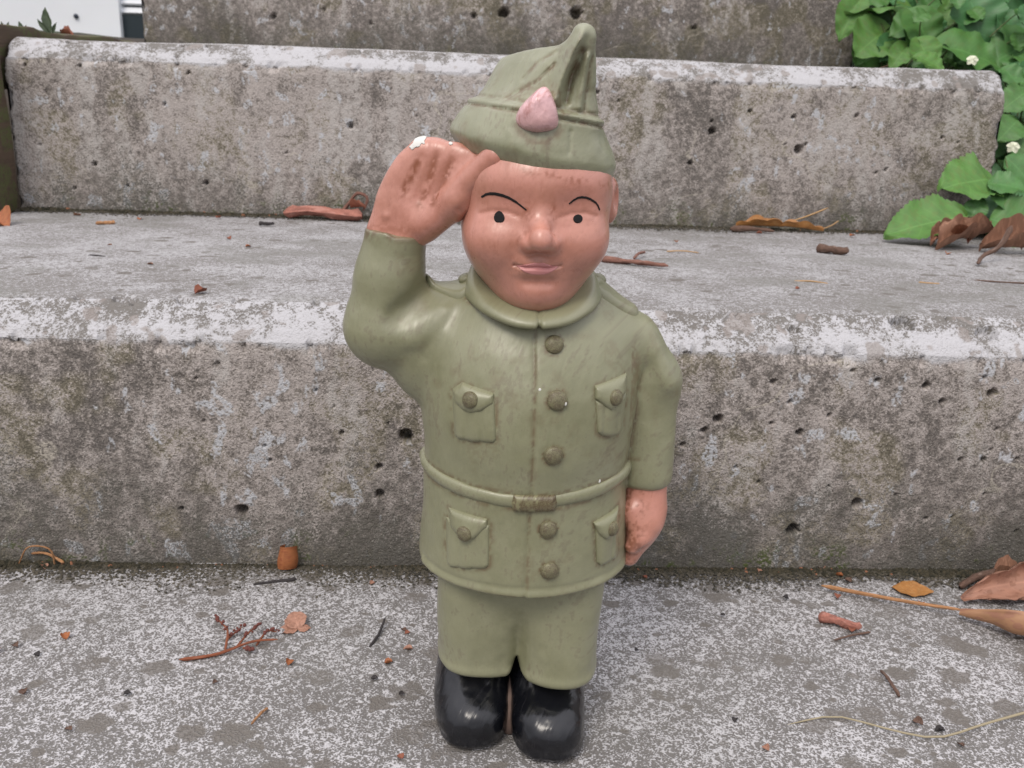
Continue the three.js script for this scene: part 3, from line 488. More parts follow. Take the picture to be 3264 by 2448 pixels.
  // pockets: pleated bag, pointed flap, button
  const btnGeo = (r, h) => { const p = []; for (let i = 0; i <= 9; i++) { const a = i / 9 * Math.PI / 2; p.push(new THREE.Vector2(Math.max(r * Math.cos(a) * (1 + 0.06 * Math.sin(a * 2)), 1e-5), h * Math.sin(a))); } p.unshift(new THREE.Vector2(r * 0.98, -0.004)); const g = new THREE.LatheGeometry(p, 26); const P = g.attributes.position; for (let i = 0; i < P.count; i++) { const q = 1 + 0.07 * (n3(P.getX(i) * 700 + 9 + r * 9e4, P.getY(i) * 700 + 3, P.getZ(i) * 700) - 0.5); P.setXYZ(i, P.getX(i) * q, P.getY(i) * q, P.getZ(i) * q); } g.computeVertexNormals(); return g; };
  const button = (x, y, r, parent, F = tunicF, h = 0.72) => {
    const z = front(F, x, y), e = 0.8, n = new THREE.Vector3(F(x + e, y, z) - F(x - e, y, z), F(x, y + e, z) - F(x, y - e, z), F(x, y, z + e) - F(x, y, z - e)).normalize();
    const m = mesh('button', btnGeo(r / 1000, r * h / 1000), M.button, parent); m.position.set(x / 1000, y / 1000, (z - 0.3) / 1000); m.quaternion.setFromUnitVectors(new THREE.Vector3(0, 1, 0), n); m.rotateY(rnd() * 6); return m;
  };
  for (const k of ox) {
    const bb = (L, m) => [[Math.min(...L.map((p) => p[0])) - m, Math.min(...L.map((p) => p[1])) - m, 14], [Math.max(...L.map((p) => p[0])) + m, Math.max(...L.map((p) => p[1])) + m, 54]];
    const bag = patch('pocket', (x, y, z) => tunicF(x, y, z) - 0.4 * Math.exp(-Math.pow((x - k.pl) / 2.4, 2)) + 0.3 * Math.exp(-Math.pow((Math.abs(x - k.pl) - 3.4) / 0.8, 2)), (x, y) => inside(x, y, k.bag), 1.5, bb(k.bag, 2.5), 0.8, M.olive, fig, 3.2);
    const fl = patch('pocket_flap', (x, y, z) => tunicF(x, y, z) - 1.3 * Math.exp(-(Math.pow(x - k.b[0], 2) + Math.pow(y - k.b[1], 2)) / 30), (x, y) => inside(x, y, k.flap), 2.4, bb(k.flap, 2.5), 0.8, M.olive, bag, 3.4);
    button(k.b[0], k.b[1], 3.6, bag, (x, y, z) => tunicF(x, y, z) - 3.2);
  }
  for (const [x, y, r] of BT) button(x, y, r, fig);
  // belt and buckle
  const belt = mesh('belt', sculpt((x, y, z) => { const a = torso(x, y, z) + 0.2, b = (y - beltY(x)) * 0.62; return Math.sqrt(a * a + b * b + 0.01) - 1.95 + wob(x, y, z, 0.15, 0.3); }, [-53, 128, -8], [51, 148, 47], 0.85), M.olive, fig);
  patch('buckle', (x, y, z) => torso(x, y, z) - 2.2, (x, y) => Math.max(Math.abs(x - 1.3) - 10.4 + Math.abs(y - 136) * 0.3, Math.abs(y - 136) - 4.1), 1.2, [[-13, 129, 30], [15, 143, 52]], 0.6, M.button, belt, 3.6);
  // shoulder straps
  for (const s of [-1, 1]) {
    const F = (x, y, z) => tunicF(x, y, z), c = s < 0 ? [[-41, -2], [-31, 4]] : [[41, -1], [29, 3]];
    const st = mesh('shoulder_strap', sculpt((x, y, z) => smax(smax(F(x, y, z) - 1.9, seg2(x, z, c[0][0], c[0][1], c[1][0], c[1][1]) - 8, 2.2), Math.max(205 - y, y - 228), 1.5), [s < 0 ? -53 : 16, 202, -14], [s < 0 ? -19 : 52, 236, 18], 0.9), M.olive, fig);
    const kb = mesh('strap_button', btnGeo(0.0033, 0.0022), M.olive, st); kb.position.set(s * 0.0305, 0.2265, s < 0 ? 0.003 : -0.004); kb.rotation.set(0.15, 0, -s * 0.4);
  }
  const collar = mesh('collar', sculpt(collarF, [-42, 206, -36], [42, 246, 48], 1.0), M.olive, fig);
  // head with painted features
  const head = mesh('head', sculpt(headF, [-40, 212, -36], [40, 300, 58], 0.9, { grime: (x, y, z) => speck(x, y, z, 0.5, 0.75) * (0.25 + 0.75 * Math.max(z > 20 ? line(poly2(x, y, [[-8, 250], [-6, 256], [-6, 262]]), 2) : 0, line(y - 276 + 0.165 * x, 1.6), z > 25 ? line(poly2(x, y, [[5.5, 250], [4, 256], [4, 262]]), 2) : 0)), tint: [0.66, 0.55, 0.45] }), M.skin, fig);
  const px = (F, sd2, box, mat, name) => patch(name, F, sd2, 0.22, box, 0.38, mat, head, 0.15);
  px(headF, (x, y) => Math.hypot((x + 17.2) / 2.15, (y - 258.2 + 0.25 * Math.abs(x + 17.2)) / 2.25) * 2.15 - 2.15, [[-20.5, 254, 24], [-14, 262, 46]], M.ink, 'eye');
  px(headF, (x, y) => Math.hypot((x - 14.6) / 2.0, (y - 258.2) / 1.7) * 2.0 - 2.0, [[11.5, 255, 24], [18, 262, 46]], M.ink, 'eye');
  const stroke = (P, w0, w1) => (x, y) => { let d = 1e9; for (let i = 0; i + 1 < P.length; i++) { const t = i / (P.length - 2); d = Math.min(d, seg2(x, y, ...P[i], ...P[i + 1]) - mix(w0, w1, Math.sin(Math.min(1, t * 1.1) * Math.PI * 0.75 + 0.5))); } return d; };
  px(headF, stroke([[-24.3, 265.4], [-22.8, 266.5], [-21.2, 267.0], [-19, 267.1], [-16, 266.6], [-13.5, 265.8], [-10.8, 264.4], [-8.2, 262.6], [-6.8, 261.6]], 0.22, 0.62), [[-26, 260, 18], [-5.5, 269, 48]], M.ink, 'eyebrow');
  px(headF, stroke([[10.8, 264.3], [12.4, 265.6], [14, 266.5], [15.6, 266.8], [17.6, 266.6], [19.5, 265.9], [22, 264.4], [23.2, 263.0], [24.0, 261.4]], 0.25, 0.5), [[9, 260, 16], [26, 269, 48]], M.ink, 'eyebrow');
  px(headF, (x, y) => inside(x, y, [[-9.8, 238.9], [-6, 239.8], [-2.5, 240.8], [-1, 240.5], [0.8, 240.8], [4, 239.7], [7.6, 239.0], [4.5, 236.8], [1.5, 235.8], [-3.5, 235.7], [-6.8, 236.8]]), [[-13, 233.5, 26], [10, 243.5, 48]], M.lips, 'lips');
  // cap with cockade
  const cap = mesh('side_cap', sculpt(capF, [-46, 266, -44], [44, 342, 54], 1.0, { grime: (x, y, z) => { const ys = 299.3 - 0.14 * x + 0.02 * z; let g = 0.3 * sst(0.6, 0.8, n3(x * 0.15, y * 0.15, z * 0.15)); g = Math.max(g, line(y - ys + 2.7, 0.8), line(y - ys - 1.6, 0.8) * 0.8); if (z > 4) g = Math.max(g, line(poly2(x, y, [[13.2, 322], [9.6, 312], [8.0, 303]]), 1.4), line(Math.hypot(x + 2.6, (y - 298.5) * 0.85) - 9.4, 1.6) * 0.8, line(poly2(x, y, [[17.2, 320], [15.6, 300]]), 1) * 0.7); if (x < 8) g = Math.max(g, line(poly2(x, y, [[3, 317], [-4, 310], [-15, 304]]), 0.8), line(poly2(x, y, [[4, 322], [-4, 317], [-9, 311]]), 0.7) * 0.8); g = Math.max(g, line(y - 278 + 0.165 * x, 1.2) * 0.5); return g * speck(x, y, z, 0.3, 0.6); } }), M.cap, fig);
  const cz = (x, y) => front(capF, x, y);
  const zc = cz(-3, 300);
  mesh('cockade', sculpt((x, y, z) => { const t = clamp((y - 289) / 20, 0, 1); const q = 1 + 0.028 * (y - 296) * (y > 296 ? 1 : 0.4); let d = ell((x + 3.0) * q, y, (z - zc + 1.6) * (1 + 0.012 * (y - 296)), 0, 299.5, 0, 9.0, 11, 7.6); d = smax(d, (y - 306) * 0.8 - (x + 3) * 0.6 - 1.2, 4); d = smax(d, (x + 3) * 0.9 + (y - 299) * 0.42 - 7.6, 3); d = smax(d, 291.2 - y, 4); d += 0.5 * Math.exp(-Math.pow((x - 5.2 + (y - 298) * 0.12) / 0.9, 2)); return d + wob(x, y, z, 0.25, 0.7); }, [-15, 285, zc - 12], [10, 316, zc + 9], 0.7), M.pink, cap);
  // hands
  const sal = mesh('hand', sculpt(saluteF, [-80, 236, -8], [-13, 292, 40], 0.8, { grime: (x, y, z) => { const q = (a, b) => line(cone(x, y, z, a, b, 0.4, 0.4), 1.6); return Math.max(q([-57.5, 264, 15], [-51, 277, 14.5]), q([-50, 260, 17], [-43, 279, 16]), q([-44.5, 261, 18], [-37, 277, 20]), line(y - 249, 2.2) * 0.5, 0.15) * speck(x, y, z, 0.36, 0.6); }, tint: [0.55, 0.42, 0.30] }), M.skin, fig); sal.userData.label = 'raised saluting hand with chipped fingertips';
  patch('chip', saluteF, (x, y) => inside(x, y, [[-55, 283], [-53.4, 284.6], [-52, 288], [-48.6, 289], [-47.6, 287], [-48.4, 285.6], [-48, 284.4], [-49.6, 284.6], [-50.4, 283.4], [-52.2, 282.9], [-53.4, 281.9]]), 0.25, [[-57, 278, 0], [-44, 291, 24]], 0.45, M.plaster, sal, 0.2);
  patch('chip', saluteF, (x, y) => Math.hypot(x + 37.4, (y - 285.2) * 1.4) - 0.9, 0.25, [[-40, 282, 5], [-35, 288, 30]], 0.45, M.plaster, sal, 0.2);
  const lh = mesh('hand', sculpt(lowHandF, [44, 84, -16], [72, 136, 22], 0.8, { grime: (x, y, z) => speck(x, y, z, 0.50, 0.7) * sst(62, 50, x) * 0.9 + line(cone(x, y, z, [60.5, 112, 12], [56, 99, 15.5], 0.4, 0.4), 1.2) * speck(x, y, z, 0.3, 0.6), tint: [0.5, 0.42, 0.32] }), M.skin, fig);
  mesh('trousers', sculpt(trousersF, [-46, 28, -34], [44, 105, 36], 1.15), M.olive, fig);
  mesh('shoe', sculpt(shoeF(-22.9, 2, 18.3, 34), [-46, -3, -38], [2, 44, 46], 0.95), M.black, fig);
  mesh('shoe', sculpt(shoeF(14.2, 5, 18.4, 41), [-10, -3, -38], [40, 44, 54], 0.95), M.black, fig);
  mesh('base_web', sculpt((x, y, z) => smax(ell(x, y, z, -4.6, 6, 2, 8.5, 17, 22) + wob(x, y, z, 0.15, 1), -y + 0.2, 1), [-17, -1, -22], [8, 30, 36], 0.9), M.bare, fig);
  // paint nicks down to the white plaster
  for (const [x, y, r] of [[1.6, 187.4, 0.75], [30.5, 142.5, 0.8], [12.4, 182.2, 0.7]]) { const z = front(tunicF, x, y); const m = mesh('nick', new THREE.SphereGeometry(r / 1000, 10, 8), M.plaster, tunic); m.position.set(x / 1000, y / 1000, (z + (r === 0.7 ? 1.9 : -0.35)) / 1000); m.scale.set(1, 1.3, 0.6); }
}
// ---------- shared small shapes ----------
const V3 = (a) => new THREE.Vector3(a[0], a[1], a[2]);
function tube(pts, r0, r1, seg = 14, rad = 7, rough = 0) {
  const c = new THREE.CatmullRomCurve3(pts.map(V3)), g = new THREE.TubeGeometry(c, seg, 1, rad, false), P = g.attributes.position, N = g.attributes.normal, q = new THREE.Vector3();
  for (let j = 0; j <= seg; j++) { c.getPointAt(j / seg, q); const e = (j === 0 || j === seg) ? 0.35 : 1; for (let i = 0; i <= rad; i++) { const k = j * (rad + 1) + i, r = mix(r0, r1, j / seg) * e * (1 + rough * (n3(N.getX(k) * 2 + j * 0.7, N.getY(k) * 2, N.getZ(k) * 2 + 9) - 0.5)); P.setXYZ(k, q.x + N.getX(k) * r, q.y + N.getY(k) * r, q.z + N.getZ(k) * r); } }
  g.computeVertexNormals(); return g;
}
const W_HEART = (t) => 0.50 * Math.pow(Math.sin(Math.PI * Math.pow(clamp(t, 0, 1), 0.62)), 0.85), W_OVAL = (t) => 0.42 * Math.pow(Math.sin(Math.PI * Math.pow(t, 0.80)), 0.66), W_LANCE = (t) => 0.20 * Math.pow(Math.sin(Math.PI * Math.pow(t, 0.9)), 0.9);
function leafGeo(w, o = {}) { // unit length along +z, upper side +y
  const { fold = 0.25, droop = 0.25, wave = 0.05, saw = 0, teeth = 20, ripple = 0.5, lobe = 0, curl = 0, sd = 1, rows = 51, cols = 8 } = o;
  return gridGeo(cols, rows, (u, v, q) => {
    const a = (u - 0.5) * 2, s = Math.abs(a), t = v; let hw = w(t) + 0.004; if (saw) hw *= 1 + saw * (((t * teeth) % 1) - 0.5) * (s > 0.8 ? 1 : 0.2);
    const x = hw * a, cu = curl * s * s * hw * 2;
    q[0] = x * (1 - 0.35 * Math.min(1, curl) * s); q[2] = t - lobe * s * s * Math.pow(1 - t, 5); q[1] = s * hw * fold + cu - droop * t * t + wave * (n2(a * 2 + sd * 7, t * 4 + sd) - 0.5) * 2 * (0.3 + s) + wave * ripple * Math.sin(t * 22 + sd) * s * s;
    q[3] = u; q[4] = v;
  });
}
function leafMat(c, vein, rough = 0.5, sdv = 1, blotch = 0, bc = [0.12, 0.06, 0.02]) {
  const t = texture(128, 256, (i, j, k) => {
    const a = (i / 127 - 0.5) * 2, v = j / 255, s = Math.abs(a), m = 1 - sst(0.0, 0.06, s), sv = 1 - sst(0.0, 0.10, Math.abs((((v - s * 0.22) * 8 + 10) % 1) - 0.5) * 1.0), ve = Math.max(m, sv * 0.55 * (1 - s * 0.5)) * vein;
    const n = fbm(i * 0.05 + sdv * 9, j * 0.05, 3), f = 0.78 + 0.44 * n, b = blotch * sst(0.55, 0.68, fbm(i * 0.09 + 30 + sdv, j * 0.09, 3));
    for (let q = 0; q < 3; q++) k[q] = mix(mix(c[q] * f, c[q] * 1.7 + 0.03, ve), bc[q], b);
  });
  return new THREE.MeshStandardMaterial({ map: t, bumpMap: t, bumpScale: 0.0008, roughness: rough, side: THREE.DoubleSide });
}
function layLeaf(parent, name, geo, mat, B, T, wid = 1, up = [0, 1, 0.8]) {
  const b = V3(B), z = V3(T).sub(b), L = z.length(); z.normalize(); const n = V3(up); n.addScaledVector(z, -n.dot(z)).normalize(); const x = new THREE.Vector3().crossVectors(n, z);
  const m = mesh(name, geo, mat, parent); m.matrixAutoUpdate = true; const R = new THREE.Matrix4().makeBasis(x, n, z); m.quaternion.setFromRotationMatrix(R); m.position.copy(b); m.scale.set(L * wid, L, L); return m;
}
// ---------- timber edging, left ----------
{
  const wood = texture(512, 512, (i, j, c) => { const x = i / 512, y = j / 512, g = fbm(x * 60, y * 5, 4), f = n2(x * 300, y * 40), ms = sst(0.36, 0.54, fbm(x * 14 + 3, y * 14, 4)) * sst(0.15, 0.5, n2(x * 170, y * 170)); const k = 0.6 + 0.6 * g + 0.2 * f; c[0] = mix(0.085 * k, 0.085, ms * 0.8); c[1] = mix(0.058 * k, 0.098, ms * 0.8); c[2] = mix(0.038 * k, 0.032, ms * 0.8); });
  const wm = new THREE.MeshStandardMaterial({ map: wood, bumpMap: wood, bumpScale: 0.006, roughness: 0.95 });
  const plank = (sx, sy, sz) => { const g = new THREE.BoxGeometry(sx, sy, sz, 10, 12, 24), P = g.attributes.position, N = g.attributes.normal, U = g.attributes.uv; for (let i = 0; i < P.count; i++) { const x = P.getX(i), y = P.getY(i), z = P.getZ(i), e = 0.006, lim = (v, h) => clamp(v, -h + e, h - e), cx = lim(x, sx / 2), cy = lim(y, sy / 2), cz = lim(z, sz / 2), d = new THREE.Vector3(x - cx, y - cy, z - cz); if (d.length() > 1e-6) d.setLength(e); const n = (fbm(x * 40 + 5 + z * 9, y * 40 + z * 30, 3) - 0.5) * 0.008; U.setXY(i, Math.abs(N.getY(i)) > 0.5 ? x * 4 : (Math.abs(N.getX(i)) > 0.5 ? y * 4 : x * 4), Math.abs(N.getZ(i)) > 0.5 ? y * 3 : z * 3); P.setXYZ(i, cx + d.x + n, cy + d.y + n, cz + d.z + n * 0.5); } g.computeVertexNormals(); return g; };
  const ed = thing('timber_edging', 'mossy brown timber edging along the end of the concrete steps', 'timber edging', [-0.505, 0.172, -0.42]);
  const post = mesh('post', plank(0.068, 0.178, 0.055), wm, ed); post.position.set(0, 0.091, 0.004);
  const rail = mesh('rail', plank(0.085, 0.062, 0.52), wm, ed); rail.position.set(-0.015, 0.158, -0.245); rail.rotation.x = 0.012;
}
// ---------- far white house ----------
{
  const pl = texture(256, 256, (i, j, c) => { const n = fbm(i * 0.05, j * 0.05, 3), k = 0.94 + 0.1 * n; c[0] = 0.84 * k; c[1] = 0.87 * k; c[2] = 0.90 * k; });
  const hs = thing('white_house', 'white rendered house wall far behind the mossy timber edging', 'house', [-2.6, 0.3, -6.3]);
  const wm = new THREE.MeshStandardMaterial({ map: pl, roughness: 0.9 }), bm = (x0, x1, y0, y1, z0, z1, m, n, p = hs) => { const b = mesh(n, new THREE.BoxGeometry(x1 - x0, y1 - y0, z1 - z0), m, p); b.position.set((x0 + x1) / 2 + 2.6, (y0 + y1) / 2 - 0.3, (z0 + z1) / 2 + 6.3); return b; };
  bm(-7, -2.30, -0.2, 3.2, -6.6, -6, wm, 'wall'); bm(-1.55, 3, -0.2, 3.2, -6.6, -6, wm, 'wall'); bm(-2.30, -1.55, 1.75, 3.2, -6.6, -6, wm, 'wall');
  const dk = std(0.018, 0.030, 0.036, 0.35), pn = bm(-2.30, -1.55, -0.2, 0.742, -6.10, -6.05, dk, 'door_panel');
  const wt = std(0.78, 0.80, 0.83, 0.6); for (let i = 0; i < 18; i++) { const s = bm(-2.30, -1.55, 0.748 + i * 0.0555, 0.786 + i * 0.0555, -6.075, -6.05, wt, 'louvre_slat'); s.rotation.x = -0.5; }
  bm(-2.30, -1.55, 0.742, 1.75, -6.13, -6.11, std(0.35, 0.38, 0.42, 0.7), 'louvre_back');
  const hk = mesh('hook', new THREE.SphereGeometry(0.016, 10, 8), std(0.03, 0.04, 0.06, 0.5), hs); hk.position.set(-2.576 + 2.6, 0.719 - 0.3, 0.305);
  const rf = mesh('roof', new THREE.BoxGeometry(10.6, 0.12, 3.4), std(0.16, 0.07, 0.05, 0.8), hs); rf.position.set(0.6, 3.35, -1.1); rf.rotation.x = -0.45;
}
// ---------- plants ----------
const G = { oval: [1, 2, 3].map((k) => leafGeo(W_OVAL, { saw: 0.14, teeth: 17, droop: 0.22, fold: 0.22, sd: k })), heart: [4, 5, 6].map((k) => leafGeo(W_HEART, { lobe: 0.30, saw: 0.05, teeth: 13, droop: 0.2, fold: 0.28, wave: 0.07, sd: k })), lance: leafGeo(W_LANCE, { droop: 0.1, fold: 0.5, rows: 12, cols: 4 }) };
const GM = [leafMat([0.082, 0.195, 0.036], 0.4, 0.6, 1, 0.35, [0.11, 0.15, 0.03]), leafMat([0.070, 0.180, 0.040], 0.4, 0.55, 2, 0.3, [0.09, 0.15, 0.03]), leafMat([0.068, 0.180, 0.046], 0.4, 0.5, 3, 0.3, [0.09, 0.15, 0.04]), leafMat([0.062, 0.178, 0.060], 0.4, 0.5, 4, 0.3, [0.08, 0.15, 0.05])];
const stemM = std(0.10, 0.13, 0.045, 0.7), woodM = std(0.13, 0.085, 0.055, 0.9), petalM = std(0.78, 0.80, 0.62, 0.6);
function plant(name, label, root, leaves, kind, group, extra) {
  const p = thing(name, label, 'plant', root, group), R = V3(root);
  const rel = (a) => [a[0] - root[0], a[1] - root[1], a[2] - root[2]];
  leaves.forEach(([B, T, w, m, up], i) => {
    const b = rel(B), t = rel(T); layLeaf(p, 'leaf', G[kind][i % G[kind].length], GM[m], b, t, w, up);
    mesh('stem', tube([[0, 0, 0], [b[0] * 0.5, b[1] * 0.75 + 0.004, b[2] * 0.5 - 0.006], b], 0.0016, 0.0009, 10, 5), stemM, p);
  });
  return p;
}
plant('broad_leaved_plant', 'serrated broad-leaved plant leaning over the middle step above the curled dry leaves', [0.575, 0.170, -0.405], [
  [[0.507, 0.203, -0.372], [0.424, 0.196, -0.360], 0.85, 0, [-0.1, 1, 0.75]], [[0.560, 0.236, -0.425], [0.495, 0.240, -0.395], 1.15, 0, [0, 1, 0.75]], [[0.540, 0.234, -0.405], [0.574, 0.236, -0.385], 1.1, 2, [0.1, 1, 0.7]], [[0.545, 0.230, -0.398], [0.553, 0.214, -0.378], 1.15, 2, [0, 1, 1]],
  [[0.522, 0.199, -0.392], [0.532, 0.222, -0.394], 1.15, 2, [-0.5, 0.5, 1]], [[0.535, 0.200, -0.380], [0.590, 0.190, -0.355], 1.35, 1, [0, 1, 1.2]], [[0.562, 0.215, -0.44], [0.605, 0.236, -0.43], 1.1, 3, [0, 0.8, 1]], [[0.565, 0.205, -0.43], [0.62, 0.205, -0.41], 1.1, 2, [0, 0.9, 1]],
  [[0.55, 0.215, -0.43], [0.575, 0.185, -0.40], 1.1, 3, [0, 0.6, 1]], [[0.58, 0.26, -0.45], [0.61, 0.235, -0.43], 1.1, 2, [0.1, 0.8, 1]], [[0.57, 0.19, -0.42], [0.60, 0.165, -0.39], 1.1, 3, [0, 0.7, 1]]], 'oval');
const vine = plant('heart_leaved_vine', 'bright green heart-leaved vine hanging over the end of the uppermost step', [0.60, 0.335, -0.78], [
  [[0.572, 0.407, -0.800], [0.530, 0.380, -0.775], 1.3, 0, [0, 0.7, 1]], [[0.600, 0.444, -0.830], [0.520, 0.446, -0.815], 0.9, 0, [0, 1, 0.5]], [[0.540, 0.446, -0.825], [0.514, 0.400, -0.805], 0.75, 0, [-0.4, 0.4, 1]], [[0.600, 0.438, -0.85], [0.555, 0.420, -0.83], 1.1, 2, [0, 0.8, 1]],
  [[0.606, 0.420, -0.775], [0.568, 0.405, -0.76], 1.1, 1, [0, 0.8, 1]], [[0.590, 0.425, -0.745], [0.614, 0.385, -0.72], 1.2, 1, [0, 0.6, 1]], [[0.604, 0.412, -0.75], [0.583, 0.389, -0.73], 1.2, 1, [-0.1, 0.7, 1]], [[0.566, 0.386, -0.665], [0.580, 0.358, -0.645], 1.25, 0, [0, 0.7, 1]],
  [[0.548, 0.367, -0.62], [0.572, 0.357, -0.600], 1.1, 0, [0, 1, 0.7]], [[0.570, 0.415, -0.83], [0.545, 0.395, -0.81], 1.1, 3, [0, 0.6, 1]], [[0.585, 0.395, -0.79], [0.565, 0.372, -0.77], 1.1, 3, [0, 0.6, 1]], [[0.600, 0.385, -0.74], [0.588, 0.362, -0.72], 1.1, 2, [0, 0.6, 1]], [[0.556, 0.385, -0.82], [0.541, 0.366, -0.80], 1.0, 1, [0, 0.7, 1]], [[0.575, 0.462, -0.84], [0.54, 0.45, -0.82], 1.2, 1, [0, 0.8, 1]]], 'heart');
const dark = plant('dark_leaved_climber', 'dark green climber with large shaded leaves behind the ragged step end', [0.66, 0.30, -0.80], [
  [[0.652, 0.447, -0.725], [0.672, 0.388, -0.70], 1.15, 3, [0, 0.4, 1]], [[0.614, 0.384, -0.685], [0.682, 0.368, -0.66], 1.0, 1, [0, 1, 0.8]], [[0.725, 0.392, -0.70], [0.668, 0.370, -0.68], 1.1, 2, [0, 1, 0.9]], [[0.770, 0.450, -0.80], [0.735, 0.412, -0.78], 1.2, 3, [0, 0.5, 1]], [[0.678, 0.458, -0.85], [0.632, 0.442, -0.83], 1.0, 2, [0, 0.8, 1]],
  [[0.708, 0.452, -0.84], [0.672, 0.430, -0.82], 1.0, 3, [0, 0.8, 1]], [[0.70, 0.425, -0.72], [0.72, 0.385, -0.70], 1.1, 3, [0.2, 0.5, 1]], [[0.64, 0.405, -0.76], [0.655, 0.37, -0.74], 1.2, 3, [0, 0.6, 1]], [[0.66, 0.39, -0.72], [0.64, 0.365, -0.70], 1.2, 2, [0, 0.8, 1]], [[0.72, 0.47, -0.82], [0.70, 0.44, -0.80], 1.2, 3, [0, 0.6, 1]], [[0.76, 0.41, -0.75], [0.74, 0.38, -0.73], 1.2, 3, [0, 0.6, 1]], [[0.63, 0.47, -0.86], [0.65, 0.44, -0.85], 1.1, 3, [0, 0.6, 1]]], 'heart');
const side = plant('trailing_plant', 'trailing green plant hanging beside the ragged end of the pitted step', [0.64, 0.20, -0.53], [
  [[0.618, 0.298, -0.505], [0.592, 0.280, -0.485], 1.2, 1, [0, 0.8, 1]], [[0.632, 0.330, -0.52], [0.600, 0.312, -0.505], 1.1, 1, [0, 0.8, 1]], [[0.612, 0.280, -0.52], [0.598, 0.258, -0.505], 1.0, 2, [-0.2, 0.5, 1]], [[0.632, 0.282, -0.50], [0.612, 0.262, -0.485], 1.2, 1, [0, 0.8, 1]], [[0.615, 0.356, -0.555], [0.636, 0.338, -0.535], 1.1, 2, [0.1, 0.8, 1]],
  [[0.60, 0.345, -0.55], [0.585, 0.328, -0.53], 1.1, 3, [0, 0.7, 1]], [[0.605, 0.25, -0.51], [0.59, 0.228, -0.50], 1.1, 3, [0, 0.7, 1]], [[0.625, 0.24, -0.50], [0.61, 0.215, -0.485], 1.1, 3, [0, 0.7, 1]], [[0.64, 0.31, -0.53], [0.655, 0.29, -0.51], 1.1, 2, [0, 0.7, 1]], [[0.61, 0.32, -0.53], [0.594, 0.304, -0.515], 1.0, 2, [0, 0.7, 1]], [[0.64, 0.345, -0.55], [0.655, 0.325, -0.53], 1.1, 1, [0, 0.7, 1]], [[0.655, 0.27, -0.51], [0.64, 0.25, -0.49], 1.2, 2, [0, 0.7, 1]]], 'oval');
seed = 606;
function fill(p, root, kind, n, box, s0, s1, ms) { for (let i = 0; i < n; i++) { const B = [rr(...box[0]), rr(...box[1]), rr(...box[2])], a = rr(-1.3, 1.3), L = rr(s0, s1), b = [B[0] - root[0], B[1] - root[1], B[2] - root[2]]; layLeaf(p, 'leaf', G[kind][i % 3], GM[ms[i % ms.length]], b, [b[0] + Math.sin(a) * L, b[1] - L * rr(0.2, 0.9), b[2] + L * rr(0.3, 0.8)], rr(0.85, 1.25), [rr(-0.3, 0.3), rr(0.6, 1), rr(0.5, 1)]); if (i % 2) mesh('stem', tube([[b[0] * 0.4, b[1] - 0.03, b[2] - 0.02], [b[0] * 0.8, b[1] - 0.012, b[2] - 0.014], b], 0.0012, 0.0007, 8, 5), stemM, p); } }
fill(vine, [0.60, 0.335, -0.78], 'heart', 26, [[0.55, 0.66], [0.365, 0.47], [-0.86, -0.70]], 0.016, 0.032, [2, 1, 0, 3]);
fill(dark, [0.66, 0.30, -0.80], 'heart', 26, [[0.62, 0.78], [0.36, 0.47], [-0.86, -0.66]], 0.018, 0.036, [3, 2, 3, 1]);
fill(side, [0.64, 0.20, -0.53], 'oval', 34, [[0.585, 0.68], [0.20, 0.37], [-0.60, -0.47]], 0.012, 0.026, [2, 1, 3, 0]);
function flower(parent, pos, root) { // small pale hanging bloom
  const f = new THREE.Group(); f.name = 'flower'; parent.add(f); f.position.set(pos[0] - root[0], pos[1] - root[1], pos[2] - root[2]); f.rotation.set(0.9, 0.3, 0.3);
  for (let i = 0; i < 5; i++) { const p = mesh('petal', G.lance, petalM, f); p.scale.set(0.017, 0.008, 0.009); p.rotation.set(0.5, i * 1.257, 0, 'YXZ'); }
}
flower(dark, [0.622, 0.369, -0.635], [0.66, 0.30, -0.80]); flower(side, [0.602, 0.271, -0.475], [0.64, 0.20, -0.53]);
for (const [pts, r] of [[[[0.62, 0.39, -0.79], [0.585, 0.372, -0.765], [0.56, 0.352, -0.745]], 0.0016], [[[0.60, 0.37, -0.77], [0.565, 0.36, -0.77], [0.545, 0.350, -0.775]], 0.0013]]) { const b = tube(pts.map((a) => [a[0] - 0.60, a[1] - 0.335, a[2] + 0.78]), r, r * 0.6, 10, 5); mesh('dry_stem', b, woodM, vine); }
